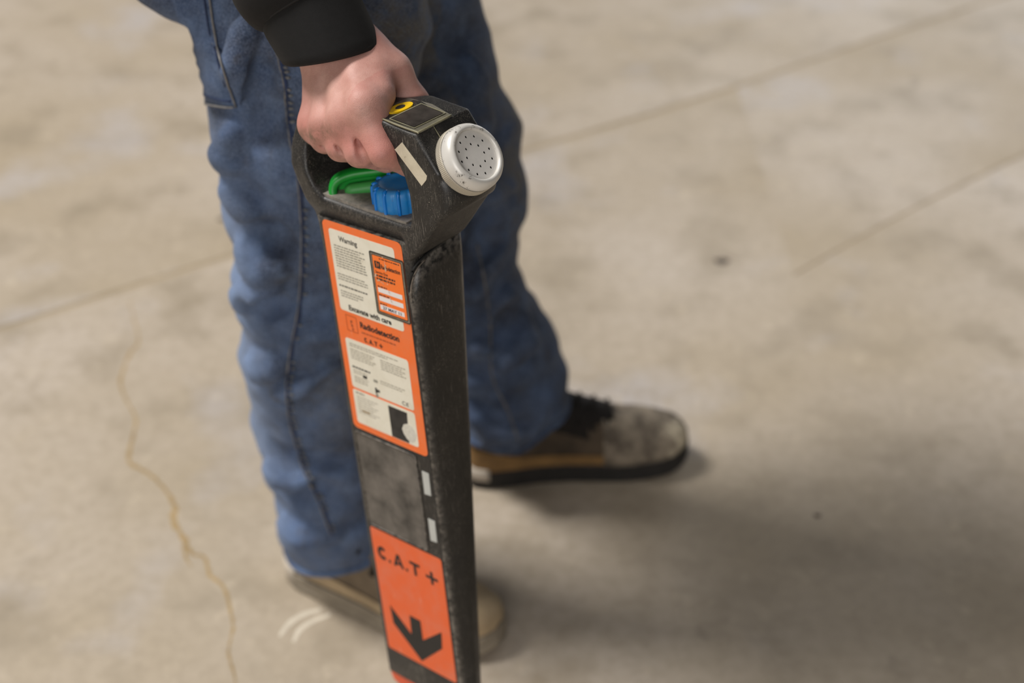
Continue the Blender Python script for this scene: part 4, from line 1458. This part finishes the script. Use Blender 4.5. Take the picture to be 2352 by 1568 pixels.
# shoes ---------------------------------------------------------------
def shoe(heel, toe, mats, side_sign, seed):
    heel, toe = np.array([*heel, 0.0]), np.array([*toe, 0.0])
    L_ = np.linalg.norm(toe - heel)
    d = (toe - heel) / L_
    sd_ = np.array([-d[1], d[0], 0.0])          # to the wearer's left
    S = np.array([0.0, 0.012, 0.04, 0.10, 0.20, 0.32, 0.45, 0.58, 0.70, 0.80, 0.88, 0.94, 0.98, 1.0])
    HW = np.array([0.006, 0.018, 0.027, 0.034, 0.035, 0.034, 0.036, 0.042, 0.047, 0.047, 0.042, 0.033, 0.020, 0.006])
    HT = np.array([0.055, 0.080, 0.096, 0.108, 0.115, 0.116, 0.106, 0.092, 0.079, 0.072, 0.066, 0.058, 0.048, 0.036])
    BOW = np.interp(S, [0, 0.35, 0.75, 1], [0, -0.002, 0.004, 0.012]) * side_sign
    ss = np.linspace(0, 1, 40) ** 1.0
    ss = 0.5 - 0.5 * np.cos(ss * math.pi)
    hw, ht, bow = (np.interp(ss, S, q) for q in (HW, HT, BOW))
    lift = np.interp(ss, [0, 0.04, 0.7, 0.9, 1], [0.004, 0.0, 0.0, 0.004, 0.014])

    if side_sign < 0:
        ht = ht * 1.10
        HT = HT * 1.10

    def section(i, off, zlo, zhi, n=22, pw=0.75):
        c = heel + d * (ss[i] * (L_ + 2 * off) - off) + sd_ * bow[i]
        ring = []
        for a in np.linspace(0, math.pi, n):
            x = (hw[i] + off) * math.copysign(abs(math.cos(a)) ** pw, math.cos(a))
            z = zlo + (zhi - zlo) * math.sin(a) ** 0.8
            ring.append(c + sd_ * x + np.array([0, 0, z + lift[i]]))
        return ring
    up = worn('shoe', *loft([section(i, 0, 0.026, ht[i]) for i in range(40)]), M[mats['upper']])
    fix_normals(up)

    def band(name, off, z0, z1, mat, i0=0, i1=40, r=0.002):
        rings = []
        for i in range(i0, i1):
            c = heel + d * (ss[i] * (L_ + 2 * off) - off) + sd_ * bow[i]
            w = hw[i] + off
            zz = lift[i]
            rings.append([c + sd_ * x + np.array([0, 0, z + zz]) for x, z in ((-w + r, z0), (w - r, z0), (w, z0 + r), (w, z1 - r), (w - r, z1), (-w + r, z1), (-w, z1 - r), (-w, z0 + r))])
        o = worn(name, *loft(rings), mat, up)
        return fix_normals(o)
    band('outsole', 0.005, 0.0, 0.014, M[mats['outsole']])
    band('midsole', 0.0045, 0.0135, 0.029, M[mats['midsole']])
    band('welt_groove', 0.0030, 0.0270, 0.0315, M['sole_black'])
    band('heel_band', 0.0052, 0.0140, 0.034, M['midsole'], 0, 9)
    # lower leather band along both sides and toe cap
    rings = []
    for i in range(40):
        z1 = min(ht[i] - 0.008, np.interp(ss[i], [0, 0.08, 0.25, 0.6, 0.75, 1], [0.070, 0.064, 0.050, 0.046, 0.044, 0.04]))
        f = (z1 - 0.026) / max(ht[i] - 0.026, 1e-3)
        r0 = section(i, 0.0022, 0.026, ht[i] + 0.002, 42)
        amax = math.asin(min(1, max(0.02, f)) ** (1 / 0.8))
        keep = []
        c = heel + d * (ss[i] * (L_ + 0.0044) - 0.0022) + sd_ * bow[i]
        for sgn in (1, -1):
            for a in np.linspace(0, amax, 6):
                if sgn < 0:
                    a = amax - a
                x = sgn * (hw[i] + 0.0022) * abs(math.cos(a)) ** 0.75
                z = 0.026 + (ht[i] + 0.002 - 0.026) * math.sin(a) ** 0.8
                keep.append(c + sd_ * x + np.array([0, 0, z + lift[i]]))
        rings.append(keep)
    V, Fc = [], []
    for r in rings:
        V += r
    for i in range(39 if side_sign > 0 else 22):
        for j in list(range(0, 5)) + list(range(6, 11)):
            a = i * 12 + j
            Fc.append((a, a + 1, a + 13, a + 12))
    fix_normals(worn('side_band', V, Fc, M[mats['band']], up))
    i0 = int(np.argmax(ss > (0.74 if side_sign > 0 else 0.60)))
    tc = worn('toe_cap', *loft([section(i, 0.0030, 0.027, ht[i] + 0.003) for i in range(i0, 40)]), M[mats['toe']], up)
    fix_normals(tc)
    # tongue and laces over the instep
    rings = []
    for s_ in np.linspace(0.30, 0.66, 10):
        h = np.interp(s_, S, HT)
        c = heel + d * s_ * L_ + sd_ * np.interp(s_, S, BOW)
        w = (0.025 if side_sign > 0 else 0.033) + 0.004 * math.sin((s_ - 0.3) * 9)
        dr = 0.004 if side_sign > 0 else 0.034
        lf = 0.018 * max(0, (0.48 - s_) / 0.18)
        rings.append([c + sd_ * x + np.array([0, 0, z]) for x, z in ((-w, h - dr + lf * 0.4), (-w * 0.6, h + 0.004 + lf), (0, h + 0.008 + lf), (w * 0.6, h + 0.004 + lf), (w, h - dr + lf * 0.4), (0, h - dr - 0.008))])
    fix_normals(worn('tongue', *loft(rings), M[mats['tongue']], up))
    for q in range(5):
        s_ = 0.36 + 0.065 * q
        h = np.interp(s_, S, HT)
        c = heel + d * s_ * L_ + sd_ * np.interp(s_, S, BOW)
        s2 = s_ + 0.035
        pts = [c + sd_ * -0.030 + (0, 0, h - 0.012), c + d * 0.003 + sd_ * -0.016 + (0, 0, h + 0.006), c + d * 0.007 + (0, 0, h + 0.010), c + d * 0.011 + sd_ * 0.016 + (0, 0, h + 0.005), c + d * 0.014 + sd_ * 0.030 + (0, 0, h - 0.014)]
        worn('lace', *tube(smooth_path(pts, 14), 0.0030, 7), M['lace'], up)
        for sg in (-1, 1):
            ec = c + sd_ * sg * 0.0315 + np.array([0, 0, h - 0.016])
            V = [ec + d * 0.005 * math.cos(t) + np.array([0, 0, 0.005]) * math.sin(t) + sd_ * sg * 0.0015 for t in np.linspace(0, 6.2832, 10, endpoint=False)] + [ec + sd_ * sg * 0.0035]
            worn('eyelet', V, [(i, (i + 1) % 10, 10) for i in range(10)], M['lace'], up)
    # bow of the laces
    s_ = 0.40
    c = heel + d * s_ * L_ + np.array([0, 0, np.interp(s_, S, HT) + 0.012])
    for sg in (-1, 1):
        pts = [c, c + sd_ * sg * 0.018 + d * 0.006 + (0, 0, 0.007), c + sd_ * sg * 0.036 + d * 0.010 + (0, 0, -0.006), c + sd_ * sg * 0.026 - d * 0.004 + (0, 0, -0.006), c]
        worn('lace', *tube(smooth_path(pts, 20), 0.0028, 7), M['lace'], up)
    return up


near_shoe = shoe((-0.290, 1.402), (-0.024, 1.243), dict(upper='suede', outsole='sole', midsole='sole', band='suede_pale', toe='suede_pale', tongue='suede'), 1, 1)
near_shoe['label'] = 'near right shoe, dusty tan'
far_shoe = shoe((-0.066, 1.588), (0.250, 1.642), dict(upper='suede_dark', outsole='sole_black', midsole='sole_black', band='suede_brown', toe='toe_scuffed', tongue='lace'), -1, 2)
far_shoe['label'] = 'far left shoe, brown with a black sole and grey toe'
